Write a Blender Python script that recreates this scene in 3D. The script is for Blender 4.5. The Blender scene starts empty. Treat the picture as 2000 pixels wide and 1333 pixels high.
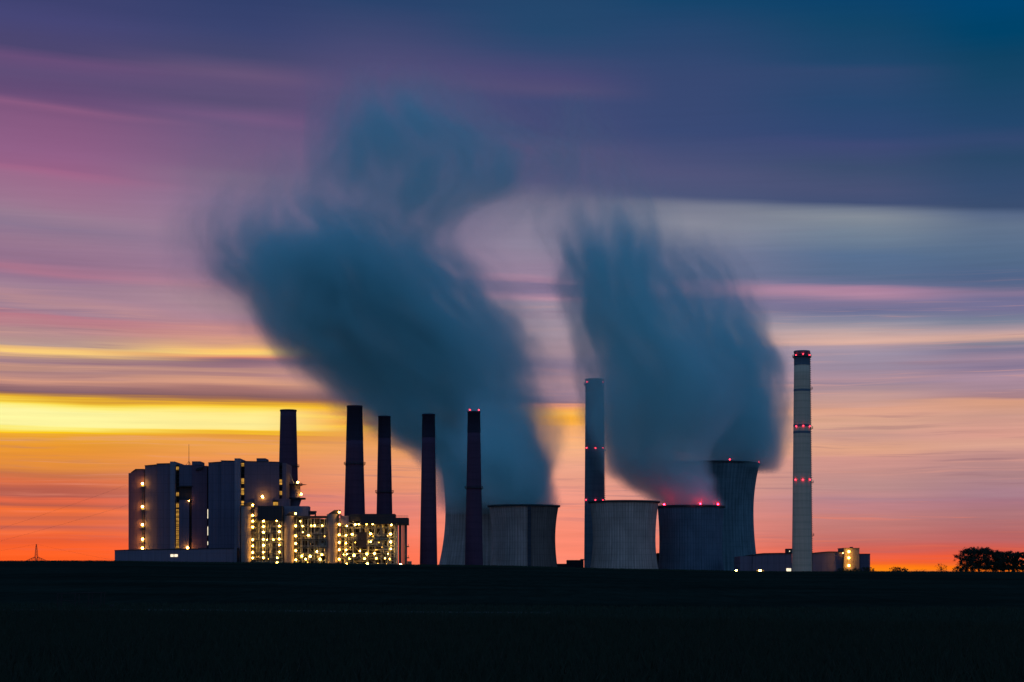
import bpy, math, random
import numpy as np

S = bpy.context.scene
R = random.Random(7)
F, EYE, CX, HY = 3500.0, 2.2, 1000.0, 1125.0      # telephoto: 3500 px focal length on a 2000 px wide frame


def PX(x, Y): return (x - CX) / F * Y
def PZ(y, Y): return EYE + (HY - y) / F * Y
def lin(c): return tuple(((v / 255) / 12.92 if v <= 10 else ((v / 255 + 0.055) / 1.055) ** 2.4) for v in c)


# ------------------------------------------------------------------ camera
cam = bpy.data.objects.new("camera", bpy.data.cameras.new("camera"))
S.collection.objects.link(cam)
cam.data.sensor_width = 36
cam.data.lens = F / 2000 * 36
cam.data.shift_y = (HY - 666.5) / 2000
cam.location = (0, 0, EYE)
cam.rotation_euler = (math.radians(90), 0, 0)
cam.data.clip_start, cam.data.clip_end = 0.5, 60000
S.camera = cam
S.render.engine = "CYCLES"
S.view_settings.view_transform = "Standard"
S.view_settings.look = "None"
S.view_settings.exposure = 0
S.view_settings.gamma = 1
cy = S.cycles
cy.use_denoising = True
cy.use_adaptive_sampling = True
cy.adaptive_threshold = 0.015
cy.max_bounces = 8
cy.diffuse_bounces = 2
cy.volume_bounces = 6
cy.volume_step_rate = 1.0
cy.volume_max_steps = 256
cy.sample_clamp_indirect = 2.0
cy.caustics_reflective = cy.caustics_refractive = False


# ------------------------------------------------------------------ node helper
class NT:
    def __init__(s, tree): s.t = tree
    def n(s, kind, **kw):
        x = s.t.nodes.new(kind)
        for k, v in kw.items(): setattr(x, k, v)
        return x
    def put(s, v, sock):
        if hasattr(v, "links"): s.t.links.new(v, sock)
        else: sock.default_value = v
    def m(s, op, a, b=0.0, c=None, clamp=False):
        x = s.n("ShaderNodeMath", operation=op, use_clamp=clamp)
        s.put(a, x.inputs[0]); s.put(b, x.inputs[1])
        if c is not None: s.put(c, x.inputs[2])
        return x.outputs[0]
    def sm(s, v, a, b, lo=0.0, hi=1.0):
        x = s.n("ShaderNodeMapRange", interpolation_type="SMOOTHSTEP")
        s.put(v, x.inputs[0])
        for i, q in enumerate((a, b, lo, hi)): x.inputs[i + 1].default_value = q
        return x.outputs[0]
    def xyz(s, a, b, c):
        x = s.n("ShaderNodeCombineXYZ")
        for i, q in enumerate((a, b, c)): s.put(q, x.inputs[i])
        return x.outputs[0]
    def sep(s, v):
        x = s.n("ShaderNodeSeparateXYZ"); s.put(v, x.inputs[0]); return x.outputs
    def noise(s, vec, scale=1.0, detail=2.0, rough=0.5, dist=0.0):
        x = s.n("ShaderNodeTexNoise")
        s.put(vec, x.inputs["Vector"])
        x.inputs["Scale"].default_value = scale; x.inputs["Detail"].default_value = detail
        x.inputs["Roughness"].default_value = rough; x.inputs["Distortion"].default_value = dist
        return x.outputs[0]
    def mix(s, f, a, b, blend="MIX"):
        x = s.n("ShaderNodeMix", data_type="RGBA", blend_type=blend)
        s.put(f, x.inputs[0]); s.put(a, x.inputs[6]); s.put(b, x.inputs[7])
        return x.outputs[2]
    def ramp(s, f, stops):
        x = s.n("ShaderNodeValToRGB")
        e = x.color_ramp.elements
        e[0].position, e[0].color = stops[0][0], (*stops[0][1], 1)
        e[1].position, e[1].color = stops[-1][0], (*stops[-1][1], 1)
        for p, c in stops[1:-1]:
            k = e.new(p); k.color = (*c, 1)
        s.put(f, x.inputs[0])
        return x.outputs[0]


# ------------------------------------------------------------------ sky (world)
SKY = [
 (100, [(0,62,66,112),(40,70,70,118),(95,76,70,112),(116,104,78,121),(150,96,78,120),(175,98,76,118),(196,108,79,121),(210,138,91,130),(224,128,87,127),(240,134,90,130),(300,146,97,137),(330,151,98,136),(338,163,103,139),(350,156,108,141),(400,156,118,145),(422,153,124,147),(450,141,119,145),(478,152,119,144),(510,148,114,142),(530,172,118,142),(545,150,118,145),(580,165,132,150),(590,195,140,142),(600,165,135,150),(615,160,125,145),(628,195,120,132),(640,180,130,140),(670,185,155,145),(680,235,185,120),(688,255,210,125),(695,190,150,130),(705,160,125,135),(718,200,150,130),(730,165,125,130),(745,215,155,130),(755,160,115,115),(768,130,95,105),(775,160,110,80),(781,250,190,20),(788,255,232,95),(800,255,246,160),(832,255,246,160),(838,255,235,100),(842,255,205,15),(848,235,165,50),(880,235,150,50),(910,228,140,62),(925,200,115,72),(940,222,112,70),(955,190,98,78),(968,180,92,78),(975,238,108,70),(985,190,95,75),(997,250,115,55),(1010,205,100,72),(1022,240,110,60),(1032,195,95,78),(1043,250,110,55),(1055,230,92,52),(1080,255,98,38),(1097,255,95,35)]),
 (480, [(0,50,64,108),(60,58,68,112),(110,70,72,112),(148,103,84,121),(168,94,80,119),(205,90,79,117),(230,116,89,129),(246,108,88,127),(280,116,92,130),(330,124,99,133),(350,130,108,137),(400,140,118,148),(450,150,125,152),(530,152,122,150),(560,170,128,148),(600,175,142,152),(625,175,135,150),(645,190,135,140),(660,215,155,135),(672,215,160,130),(682,255,200,110),(688,255,215,120),(697,215,130,110),(702,135,105,120),(715,150,112,125),(725,195,145,130),(735,165,122,128),(748,220,160,130),(762,165,115,112),(780,130,92,92),(786,190,125,70),(791,255,195,20),(797,255,222,80),(806,255,234,140),(838,255,236,150),(844,255,205,30),(849,228,150,60),(870,235,160,80),(900,240,150,85),(925,222,135,95),(950,235,135,90),(980,215,120,105),(1000,228,125,105),(1040,235,115,90),(1080,255,100,60)]),
 (740, [(0,42,67,108),(140,82,78,120),(245,98,82,125),(375,128,112,145),(540,152,126,152),(640,178,142,150),(690,190,140,130),(705,150,115,130),(748,200,150,140),(780,135,98,100),(789,190,120,70),(796,255,190,40),(808,235,140,60),(815,255,190,40),(828,245,150,50),(838,255,190,20),(846,235,160,80),(870,235,160,95),(900,238,158,110),(950,235,148,112),(980,222,132,120),(1040,245,130,105),(1080,255,118,85),(1100,255,115,80)]),
 (1080, [(0,35,70,108),(60,38,72,110),(100,50,72,112),(150,75,74,118),(175,82,78,118),(200,65,75,118),(260,70,76,118),(290,90,82,122),(340,92,86,125),(355,94,88,126),(392,125,118,142),(420,130,125,148),(480,140,132,155),(540,150,130,155),(548,172,135,158),(556,130,115,145),(575,135,118,148),(582,190,145,165),(592,155,140,160),(640,165,148,162),(690,165,140,152),(720,130,115,140),(745,175,140,150),(770,150,125,145),(785,140,110,125),(790,228,150,120),(798,255,178,72),(807,255,188,88),(817,255,176,40),(828,255,178,74),(840,248,174,108),(870,248,180,130),(900,238,168,138),(930,235,160,135),(960,240,155,135),(1000,245,148,125),(1040,250,140,115),(1080,255,138,112),(1105,255,138,112)]),
 (1330, [(0,22,68,107),(150,55,72,114),(260,58,74,117),(340,80,84,122),(384,76,86,122),(404,118,122,142),(440,136,138,154),(500,118,122,150),(540,115,118,148),(560,165,132,158),(572,160,130,155),(590,125,116,148),(640,160,148,162),(668,195,162,162),(690,162,143,160),(740,172,142,152),(770,175,142,150),(800,225,165,132),(836,228,170,138),(870,236,176,136),(900,228,162,140),(960,220,152,138),(1000,222,142,130),(1050,238,132,115),(1085,250,125,95),(1110,255,130,85)]),
 (1680, [(0,12,66,106),(50,18,68,104),(120,32,70,108),(140,48,72,112),(200,40,72,112),(260,48,72,115),(280,62,74,118),(330,60,78,112),(370,72,82,118),(394,66,80,116),(408,110,120,140),(425,132,140,152),(460,112,128,148),(500,88,112,145),(540,88,108,140),(556,105,112,145),(565,170,130,158),(578,178,135,160),(590,130,118,150),(610,108,112,148),(630,140,140,160),(648,190,165,165),(668,220,175,160),(676,170,150,165),(690,158,145,165),(720,155,138,158),(738,180,145,155),(748,150,132,152),(770,195,155,150),(790,200,155,145),(800,225,165,140),(830,215,165,142),(850,200,152,142),(880,225,165,135),(900,210,150,140),(950,185,140,138),(965,195,140,140),(975,175,130,140),(985,190,130,135),(1020,195,125,120),(1050,195,112,105),(1068,206,102,92),(1083,228,95,72),(1094,245,98,52),(1103,255,118,28),(1112,255,140,15)]),
 (1950, [(0,0,68,112),(60,0,66,104),(110,15,66,100),(150,22,68,102),(240,35,70,108),(270,50,72,112),(310,42,72,105),(360,52,76,112),(404,58,78,112),(420,88,105,135),(440,98,115,140),(500,85,108,138),(540,80,100,135),(560,92,104,138),(570,135,118,148),(580,115,112,148),(605,118,115,150),(625,120,128,150),(640,170,150,160),(658,215,170,155),(668,125,125,145),(675,150,135,155),(682,115,115,145),(695,160,135,155),(715,135,120,148),(735,170,140,158),(760,165,135,150),(778,170,130,135),(784,220,160,130),(810,205,155,140),(850,215,155,140),(870,220,165,145),(890,190,140,135),(930,175,132,135),(960,170,128,140),(975,168,118,132),(1000,175,118,122),(1040,180,105,105),(1058,192,100,98),(1072,212,92,78),(1086,235,88,58),(1096,250,98,40),(1106,255,118,18)]),
]
ZENITH = (0.014, 0.082, 0.200)
EAST_LOW = (0.125, 0.250, 0.440)
EAST_HIGH = (0.045, 0.185, 0.430)
SIDE = (0.10, 0.19, 0.38)


def tilt(yc):
    t = min(1, max(0, (yc - 560) / 130)); t = t * t * (3 - 2 * t)
    return 0.065 + (0.006 - 0.065) * t


world = bpy.data.worlds.new("World")
S.world = world
world.use_nodes = True
world.cycles.sampling_method = "MANUAL"
world.cycles.sample_map_resolution = 512
wt = NT(world.node_tree)
bg = world.node_tree.nodes["Background"]
d = wt.sep(wt.n("ShaderNodeTexCoord").outputs["Generated"])
az = wt.m("ARCTAN2", d[0], d[1])
hyp = wt.m("SQRT", wt.m("ADD", wt.m("MULTIPLY", d[0], d[0]), wt.m("MULTIPLY", d[1], d[1])))
q = wt.m("DIVIDE", d[2], wt.m("MAXIMUM", hyp, 0.02))
xc = wt.m("MULTIPLY_ADD", az, F, CX)
yc0 = wt.m("MULTIPLY_ADD", q, -F, HY)
# long cloud streaks: the bands wander a little along the horizon
w1 = wt.noise(wt.xyz(wt.m("DIVIDE", xc, 700), wt.m("DIVIDE", yc0, 11), 0.3), 1, 3, 0.6)
w2 = wt.noise(wt.xyz(wt.m("DIVIDE", xc, 420), wt.m("DIVIDE", yc0, 55), 4.2), 1, 2, 0.5)
yc1 = wt.m("ADD", yc0, wt.m("ADD", wt.m("MULTIPLY", wt.m("SUBTRACT", w1, 0.5), wt.sm(yc0, 350, 680, 6, 20)), wt.m("MULTIPLY", wt.m("SUBTRACT", w2, 0.5), 22)))
tl = wt.sm(yc0, 560, 690, 0.065, 0.006)
ye = wt.m("SUBTRACT", yc1, wt.m("MULTIPLY", tl, wt.m("SUBTRACT", xc, CX)))
T0, T1 = 1300.0, -120.0
tt = wt.m("DIVIDE", wt.m("SUBTRACT", T0, ye), T0 - T1, clamp=True)
cols = []
for x, st in SKY:
    a = math.atan((x - CX) / F)
    xcol = F * a + CX
    stops = []
    for y, r, g, b in st:
        yy = HY - (HY - y) * math.cos(a)
        yy -= tilt(yy) * (xcol - CX)
        stops.append(((T0 - yy) / (T0 - T1), lin((r, g, b))))
    stops.sort(key=lambda s_: s_[0])
    h_ = len(stops) // 2                    # two ramps sharing the middle stop
    lo, hi = stops[:h_ + 1], stops[h_:]
    rl = wt.ramp(tt, lo); rh = wt.ramp(tt, hi)
    cols.append((xcol, wt.mix(wt.m("GREATER_THAN", tt, lo[-1][0]), rl, rh)))
cur = cols[0][1]
for (xa, _), (xb, cb) in zip(cols, cols[1:]):
    cur = wt.mix(wt.sm(xc, xa, xb), cur, cb)
br = wt.noise(wt.xyz(wt.m("DIVIDE", xc, 260), wt.m("DIVIDE", yc0, 9), 7.7), 1, 3, 0.6)
brf = wt.m("MULTIPLY_ADD", wt.m("SUBTRACT", br, 0.5), wt.sm(yc0, 300, 760, 0.07, 0.26), 1.0)
cur = wt.mix(1.0, cur, wt.xyz(brf, brf, brf), "MULTIPLY")
s1 = wt.noise(wt.xyz(wt.m("DIVIDE", xc, 330), wt.m("DIVIDE", wt.m("ADD", yc0, wt.m("MULTIPLY", w2, 30)), 8.5), 2.1), 1, 4, 0.65)
s2 = wt.noise(wt.xyz(wt.m("DIVIDE", xc, 600), wt.m("DIVIDE", yc0, 90), 9.4), 1, 2, 0.5)
sk = wt.m("MULTIPLY", wt.sm(s1, 0.50, 0.72), wt.sm(s2, 0.40, 0.62))
sk = wt.m("MULTIPLY", sk, wt.m("MULTIPLY", wt.sm(yc0, 380, 680, 0.0, 0.50), wt.sm(yc0, 1020, 1100, 1.0, 0.3)))
notyellow = wt.m("SUBTRACT", 1.0, wt.m("MULTIPLY", wt.m("MULTIPLY", wt.sm(yc0, 772, 786), wt.sm(yc0, 862, 846)), wt.sm(xc, 1250, 1000)))
thin = wt.mix(wt.sm(yc0, 500, 760), (*lin((120, 95, 135)), 1), (*lin((150, 108, 118)), 1))
cur = wt.mix(wt.m("MULTIPLY", sk, notyellow), cur, thin)
s3 = wt.noise(wt.xyz(wt.m("DIVIDE", xc, 380), wt.m("DIVIDE", wt.m("ADD", yc0, wt.m("MULTIPLY", w2, 26)), 9.0), 6.6), 1, 4, 0.62)
lit = wt.m("MULTIPLY", wt.m("MULTIPLY", wt.sm(s3, 0.54, 0.74), wt.sm(yc0, 520, 680, 0.0, 0.40)), wt.m("MULTIPLY", notyellow, wt.sm(yc0, 1010, 1090, 1.0, 0.4)))
cur = wt.mix(lit, cur, wt.mix(wt.sm(yc0, 880, 1060), (*lin((228, 165, 148)), 1), (*lin((245, 120, 80)), 1)))
aa = wt.m("ABSOLUTE", az)
low_dark = wt.sm(q, -0.01, -0.05)
side = wt.mix(wt.sm(aa, 0.9, 2.2), (*SIDE, 1), wt.mix(wt.sm(q, 0.05, 0.9), (*EAST_LOW, 1), (*EAST_HIGH, 1)))
cur = wt.mix(wt.sm(aa, 0.32, 0.75), cur, side)
cur = wt.mix(wt.sm(q, 0.325, 0.75), cur, wt.mix(wt.sm(aa, 0.9, 2.2), (*ZENITH, 1), (*EAST_HIGH, 1)))
cur = wt.mix(wt.sm(q, 1.0, 3.0), cur, (*ZENITH, 1))
cur = wt.mix(low_dark, cur, (0.004, 0.008, 0.012, 1))
world.node_tree.links.new(cur, bg.inputs[0])
bg.inputs[1].default_value = 1.0


# ------------------------------------------------------------------ materials
MATS = {}


def material(name, base, var=0.25, scale=0.15, rough=0.85, kind=None, metal=0.0):
    m = bpy.data.materials.new(name); m.use_nodes = True
    k = NT(m.node_tree)
    b = m.node_tree.nodes["Principled BSDF"]
    b.inputs["Roughness"].default_value = rough
    b.inputs["Metallic"].default_value = metal
    b.inputs["Specular IOR Level"].default_value = 0.25
    co = k.n("ShaderNodeTexCoord").outputs["Object"]
    f = k.m("MULTIPLY_ADD", k.m("SUBTRACT", k.noise(co, scale, 4, 0.6), 0.5), 2 * var, 1.0)
    p = k.sep(co)
    if kind in ("tower", "stained"):       # board-marked concrete shell: ribs, rain streaks and lift joints
        ang = k.m("ARCTAN2", p[1], p[0])
        st = k.noise(k.xyz(k.m("MULTIPLY", ang, 26), k.m("MULTIPLY", p[2], 0.022), 0), 1, 4, 0.65)
        st2 = k.noise(k.xyz(k.m("MULTIPLY", ang, 80), k.m("MULTIPLY", p[2], 0.03), 5), 1, 2, 0.6)
        f = k.m("MULTIPLY", f, k.m("MULTIPLY_ADD", k.m("SUBTRACT", st, 0.5), 1.0, 1.0))
        f = k.m("MULTIPLY", f, k.m("MULTIPLY_ADD", k.m("SUBTRACT", st2, 0.5), 1.1, 1.0))
        rib = k.m("SINE", k.m("MULTIPLY", ang, 72))
        f = k.m("MULTIPLY", f, k.m("MULTIPLY_ADD", rib, 0.16, 1.0))
        if kind == "stained":     # shell colour drops to a darker tone on its right half
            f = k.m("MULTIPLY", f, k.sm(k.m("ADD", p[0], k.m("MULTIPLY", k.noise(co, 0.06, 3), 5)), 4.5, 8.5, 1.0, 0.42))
        jt = k.m("LESS_THAN", k.m("FRACT", k.m("DIVIDE", p[2], 5.5)), 0.12)
        f = k.m("MULTIPLY", f, k.m("MULTIPLY_ADD", jt, -0.12, 1.0))
    elif kind == "stack":     # slip-formed concrete with lift rings
        jt = k.m("FRACT", k.m("DIVIDE", p[2], 6.2))
        f = k.m("MULTIPLY", f, k.m("MULTIPLY_ADD", k.m("LESS_THAN", jt, 0.22), -0.11, 1.0))
        sn = k.noise(k.xyz(0, 0, k.m("MULTIPLY", p[2], 0.11)), 1, 3, 0.7)
        f = k.m("MULTIPLY", f, k.m("MULTIPLY_ADD", k.m("SUBTRACT", sn, 0.5), 0.5, 1.0))
        ang = k.m("ARCTAN2", p[1], p[0])
        st = k.noise(k.xyz(k.m("MULTIPLY", ang, 9), k.m("MULTIPLY", p[2], 0.02), 0), 1, 3, 0.6)
        f = k.m("MULTIPLY", f, k.m("MULTIPLY_ADD", k.m("SUBTRACT", st, 0.5), 0.5, 1.0))
    elif kind == "clad":      # sheet cladding: seams and rain streaks
        sx = k.m("LESS_THAN", k.m("FRACT", k.m("DIVIDE", p[0], 5.4)), 0.07)
        sz = k.m("LESS_THAN", k.m("FRACT", k.m("DIVIDE", p[2], 7.3)), 0.05)
        f = k.m("MULTIPLY", f, k.m("MULTIPLY_ADD", k.m("MAXIMUM", sx, sz), -0.22, 1.0))
        st = k.noise(k.xyz(k.m("MULTIPLY", p[0], 0.5), k.m("MULTIPLY", p[1], 0.5), k.m("MULTIPLY", p[2], 0.03)), 1, 3, 0.6)
        f = k.m("MULTIPLY", f, k.m("MULTIPLY_ADD", k.m("SUBTRACT", st, 0.5), 0.5, 1.0))
    col = k.mix(1.0, (*base, 1), k.xyz(f, f, f), "MULTIPLY")
    m.node_tree.links.new(col, b.inputs["Base Color"])
    MATS[name] = m
    return m


def emitter(name, col, strength, var=0.0, scale=0.4):
    m = bpy.data.materials.new(name); m.use_nodes = True
    k = NT(m.node_tree)
    m.node_tree.nodes.remove(m.node_tree.nodes["Principled BSDF"])
    e = k.n("ShaderNodeEmission")
    e.inputs[0].default_value = (*col, 1)
    if var:
        co = k.n("ShaderNodeTexCoord").outputs["Object"]
        k.put(k.m("MULTIPLY", k.m("MULTIPLY_ADD", k.m("SUBTRACT", k.noise(co, scale, 2), 0.5), 2 * var, 1.0), strength), e.inputs[1])
    else:
        e.inputs[1].default_value = strength
    out = [n for n in m.node_tree.nodes if n.type == "OUTPUT_MATERIAL"][0]
    m.node_tree.links.new(e.outputs[0], out.inputs[0])
    MATS[name] = m
    return m


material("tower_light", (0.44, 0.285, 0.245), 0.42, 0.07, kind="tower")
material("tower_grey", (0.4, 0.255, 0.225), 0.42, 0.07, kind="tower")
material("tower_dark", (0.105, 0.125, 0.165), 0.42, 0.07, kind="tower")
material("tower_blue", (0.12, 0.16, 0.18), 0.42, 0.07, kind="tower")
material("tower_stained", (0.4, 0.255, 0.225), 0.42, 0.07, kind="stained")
material("tower_rim", (0.05, 0.06, 0.07), 0.2)
material("brick_stack", (0.085, 0.033, 0.062), 0.2, 0.06, kind="stack")
material("soot_band", (0.030, 0.022, 0.040), 0.2, 0.1, kind="stack")
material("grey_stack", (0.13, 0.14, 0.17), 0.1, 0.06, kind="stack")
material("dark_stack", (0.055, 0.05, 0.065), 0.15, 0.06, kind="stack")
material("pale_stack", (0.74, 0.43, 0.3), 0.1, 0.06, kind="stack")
material("clad_grey", (0.115, 0.082, 0.122), 0.15, 0.03, kind="clad")
material("clad_pale", (0.19, 0.145, 0.185), 0.15, 0.03, kind="clad")
material("clad_brown", (0.13, 0.062, 0.095), 0.15, 0.03, kind="clad")
material("clad_dark", (0.040, 0.030, 0.034), 0.2, 0.03, kind="clad")
material("hall_grey", (0.18, 0.125, 0.165), 0.12, 0.03, kind="clad")
material("silo_paint", (0.17, 0.125, 0.115), 0.15, 0.05, 0.6, kind="clad")
material("steel_dark", (0.04, 0.04, 0.045), 0.3, 0.4, 0.5)
material("steel_grey", (0.2, 0.19, 0.17), 0.3, 0.4, 0.45, metal=0.3)
material("pipe_metal", (0.48, 0.44, 0.36), 0.25, 0.3, 0.4, metal=0.4)
material("roof_dark", (0.030, 0.028, 0.034), 0.3, 0.2)
material("bark", (0.05, 0.04, 0.03), 0.3, 3.0)
material("leaf_green", (0.03, 0.04, 0.024), 0.4, 0.8)
material("wood_dark", (0.035, 0.022, 0.020), 0.3, 4.0)
emitter("lamp_amber", (1.0, 0.50, 0.06), 85.0)
emitter("lamp_white", (1.0, 0.58, 0.10), 80.0)
emitter("lamp_dim", (1.0, 0.50, 0.08), 14.0)
emitter("lamp_red", (1.0, 0.03, 0.06), 9.0)
emitter("beacon_red", (1.0, 0.003, 0.012), 190.0)
emitter("window_amber", (1.0, 0.50, 0.085), 0.52, 1.2, 0.3)
emitter("window_pale", (1.0, 0.86, 0.60), 1.3, 0.3, 0.5)
MATS["lamp_red"].cycles.emission_sampling = "FRONT"


# ------------------------------------------------------------------ mesh builder
class MB:
    def __init__(s): s.v, s.f = [], []
    def add(s, vs, fs):
        o = len(s.v); s.v += vs; s.f += [tuple(i + o for i in f) for f in fs]; return s
    def box(s, x0, x1, y0, y1, z0, z1):
        return s.add([(x0, y0, z0), (x1, y0, z0), (x1, y1, z0), (x0, y1, z0), (x0, y0, z1), (x1, y0, z1), (x1, y1, z1), (x0, y1, z1)],
                     [(0, 3, 2, 1), (4, 5, 6, 7), (0, 1, 5, 4), (1, 2, 6, 5), (2, 3, 7, 6), (3, 0, 4, 7)])
    def prism(s, poly, y0, y1):      # polygon in x,z extruded along y
        n = len(poly)
        return s.add([(x, y0, z) for x, z in poly] + [(x, y1, z) for x, z in poly],
                     [tuple(range(n)), tuple(range(2 * n - 1, n - 1, -1))] + [(i, i + n, (i + 1) % n + n, (i + 1) % n) for i in range(n)])
    def bar(s, a, b, r, n=6, r2=None):
        a, b = np.array(a, float), np.array(b, float)
        d_ = b - a; L = np.linalg.norm(d_)
        if L < 1e-6: return s
        d_ /= L
        u = np.cross(d_, (0, 0, 1) if abs(d_[2]) < 0.9 else (1, 0, 0)); u /= np.linalg.norm(u); w = np.cross(d_, u)
        r2 = r if r2 is None else r2
        vs = []
        for c, rr in ((a, r), (b, r2)):
            for i in range(n):
                t = 2 * math.pi * i / n
                vs.append(tuple(c + rr * (math.cos(t) * u + math.sin(t) * w)))
        return s.add(vs, [(i, (i + 1) % n, (i + 1) % n + n, i + n) for i in range(n)] + [tuple(range(n - 1, -1, -1)), tuple(range(n, 2 * n))])
    def lathe(s, cx, cy_, prof, n=48, rib=0.0, cap=False, closed=False):
        vs, fs = [], []
        for r, z in prof:
            for i in range(n):
                t = 2 * math.pi * i / n
                rr = r + (rib if i % 2 else 0)
                vs.append((cx + rr * math.cos(t), cy_ + rr * math.sin(t), z))
        m = len(prof)
        for j in range(m if closed else m - 1):
            for i in range(n):
                a, b = j * n + i, j * n + (i + 1) % n
                j2 = (j + 1) % m
                fs.append((a, b, j2 * n + (i + 1) % n, j2 * n + i))
        if cap:
            fs.append(tuple(range(n - 1, -1, -1))); fs.append(tuple(range((m - 1) * n, m * n)))
        return s.add(vs, fs)
    def ball(s, c, r, n=8, m=5):
        prof = [(max(r * math.sin(math.pi * j / m), 1e-3), c[2] - r * math.cos(math.pi * j / m)) for j in range(m + 1)]
        return s.lathe(c[0], c[1], prof, n, cap=True)
    def build(s, name, mat, parent=None, smooth=False):
        o0 = np.array(parent_world(parent)) if parent is not None else np.zeros(3)
        me = bpy.data.meshes.new(name)
        me.from_pydata([tuple(np.array(v) - o0) for v in s.v], [], s.f)
        if smooth: me.polygons.foreach_set("use_smooth", [True] * len(me.polygons))
        me.materials.append(MATS[mat] if isinstance(mat, str) else mat)
        o = bpy.data.objects.new(name, me)
        S.collection.objects.link(o)
        if parent is not None: o.parent = parent
        return o


def parent_world(p):
    v = np.array(p.location)
    while p.parent is not None:
        p = p.parent; v = v + np.array(p.location)
    return v


def thing(name, loc, label, cat, group=None):
    o = bpy.data.objects.new(name, None); S.collection.objects.link(o)
    o.location = loc; o["label"] = label; o["category"] = cat
    if group: o["group"] = group
    return o


def tag(o, label=None, cat=None, group=None, kind=None):
    for k, v in (("label", label), ("category", cat), ("group", group), ("kind", kind)):
        if v: o[k] = v
    return o


GZ = -45.0   # level of the plant, in the lower ground behind the crest


def wall(p, name, x0, x1, yt, yb, Y, dep, mat, yt2=None):
    """box given by the photo's measures of its front face, standing at distance Y; yt2 = height of its right end"""
    z0 = GZ if yb is None else PZ(yb, Y)
    a, b = PX(x0, Y), PX(x1, Y)
    z1, z2 = PZ(yt, Y), PZ(yt2 if yt2 is not None else yt, Y)
    return MB().prism([(a, z0), (b, z0), (b, z2), (a, z1)], Y, Y + dep).build(name, mat, p)


LAMP_ME = {}


def lamp(p, x, y, Y, mat="lamp_amber", r=0.85, name="lamp"):
    key = (mat, r, name)
    if key not in LAMP_ME:
        b = MB().ball((0, 0, 0), r, 10, 6)
        me = bpy.data.meshes.new(name); me.from_pydata(b.v, [], b.f); me.materials.append(MATS[mat])
        LAMP_ME[key] = me
    o = bpy.data.objects.new(name, LAMP_ME[key]); S.collection.objects.link(o)
    w = np.array((PX(x, Y), Y, PZ(y, Y)))
    o.location = tuple(w - parent_world(p)); o.parent = p
    return o


# ------------------------------------------------------------------ terrain
CREST = [(-3000, 1090), (-400, 1096), (0, 1097), (220, 1097), (500, 1100.5), (760, 1103.5), (1000, 1107), (1200, 1112), (1450, 1117.3), (1700, 1118), (2000, 1118), (2400, 1119), (5000, 1121)]
CY = 500.0


def crest_row(px):
    return np.interp(px, [c[0] for c in CREST], [c[1] for c in CREST])


def ground(X, Y):
    X, Y = np.asarray(X, float), np.asarray(Y, float)
    px = CX + F * X / np.maximum(Y, 60)
    zc = EYE + (HY - crest_row(px)) / F * CY
    s = np.clip((Y - 60) / (CY - 60), 0, 1)
    z = zc * s ** 1.12
    t = np.clip((Y - CY) / 600, 0, 1); t = t * t * (3 - 2 * t)
    z = np.where(Y > CY, zc + (GZ - zc) * t, z)
    z = z + 0.05 * np.sin(X * 0.11 + Y * 0.03) * np.clip((Y - 110) / 60, 0, 1) * np.clip((1000 - Y) / 100, 0, 1)
    return z


def ground_mesh():
    ys = np.concatenate([np.linspace(-400, 0, 9), np.linspace(10, 60, 11), np.linspace(70, 490, 85), np.linspace(494, 520, 27), np.linspace(530, 1100, 40), [1300, 1600, 2000, 3000, 5000, 9000, 16000, 30000]])
    fr = np.concatenate([[-6, -3, -1.5, -0.9, -0.6, -0.42], np.linspace(-0.34, 0.34, 137), [0.42, 0.6, 0.9, 1.5, 3, 6]])
    X = np.array([[f * max(y, 200.0) for f in fr] for y in ys]); Yg = np.repeat(ys[:, None], len(fr), 1)
    Z = ground(X, Yg)
    me = bpy.data.meshes.new("ground")
    v = np.stack([X, Yg, Z], -1).reshape(-1, 3)
    n = len(fr); f = []
    for j in range(len(ys) - 1):
        for i in range(n - 1):
            f.append((j * n + i, j * n + i + 1, (j + 1) * n + i + 1, (j + 1) * n + i))
    me.from_pydata(v.tolist(), [], f)
    me.polygons.foreach_set("use_smooth", [True] * len(f))
    m = bpy.data.materials.new("field_soil"); m.use_nodes = True
    k = NT(m.node_tree); b = m.node_tree.nodes["Principled BSDF"]
    b.inputs["Roughness"].default_value = 1.0; b.inputs["Specular IOR Level"].default_value = 0.0
    co = k.n("ShaderNodeTexCoord").outputs["Object"]; p = k.sep(co)
    n1 = k.noise(co, 0.02, 4, 0.6); n2 = k.noise(k.xyz(k.m("MULTIPLY", p[0], 0.6), k.m("MULTIPLY", p[1], 0.09), 0), 1, 4, 0.7)
    rows = k.noise(k.xyz(k.m("MULTIPLY", p[0], 0.03), k.m("MULTIPLY", p[1], 0.05), 3), 1, 2)
    f_ = k.m("MULTIPLY", k.m("ADD", 0.4, k.m("MULTIPLY", n1, 1.1)), k.m("ADD", 0.35, k.m("MULTIPLY", n2, 1.2)))
    f_ = k.m("MULTIPLY", f_, k.m("ADD", 0.4, k.m("MULTIPLY", rows, 1.2)))
    col = k.mix(1.0, (0.022, 0.027, 0.020, 1), k.xyz(f_, f_, f_), "MULTIPLY")
    m.node_tree.links.new(col, b.inputs["Base Color"])
    me.materials.append(m)
    o = bpy.data.objects.new("ground", me); S.collection.objects.link(o); o["kind"] = "structure"
    return o


ground_mesh()


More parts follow.
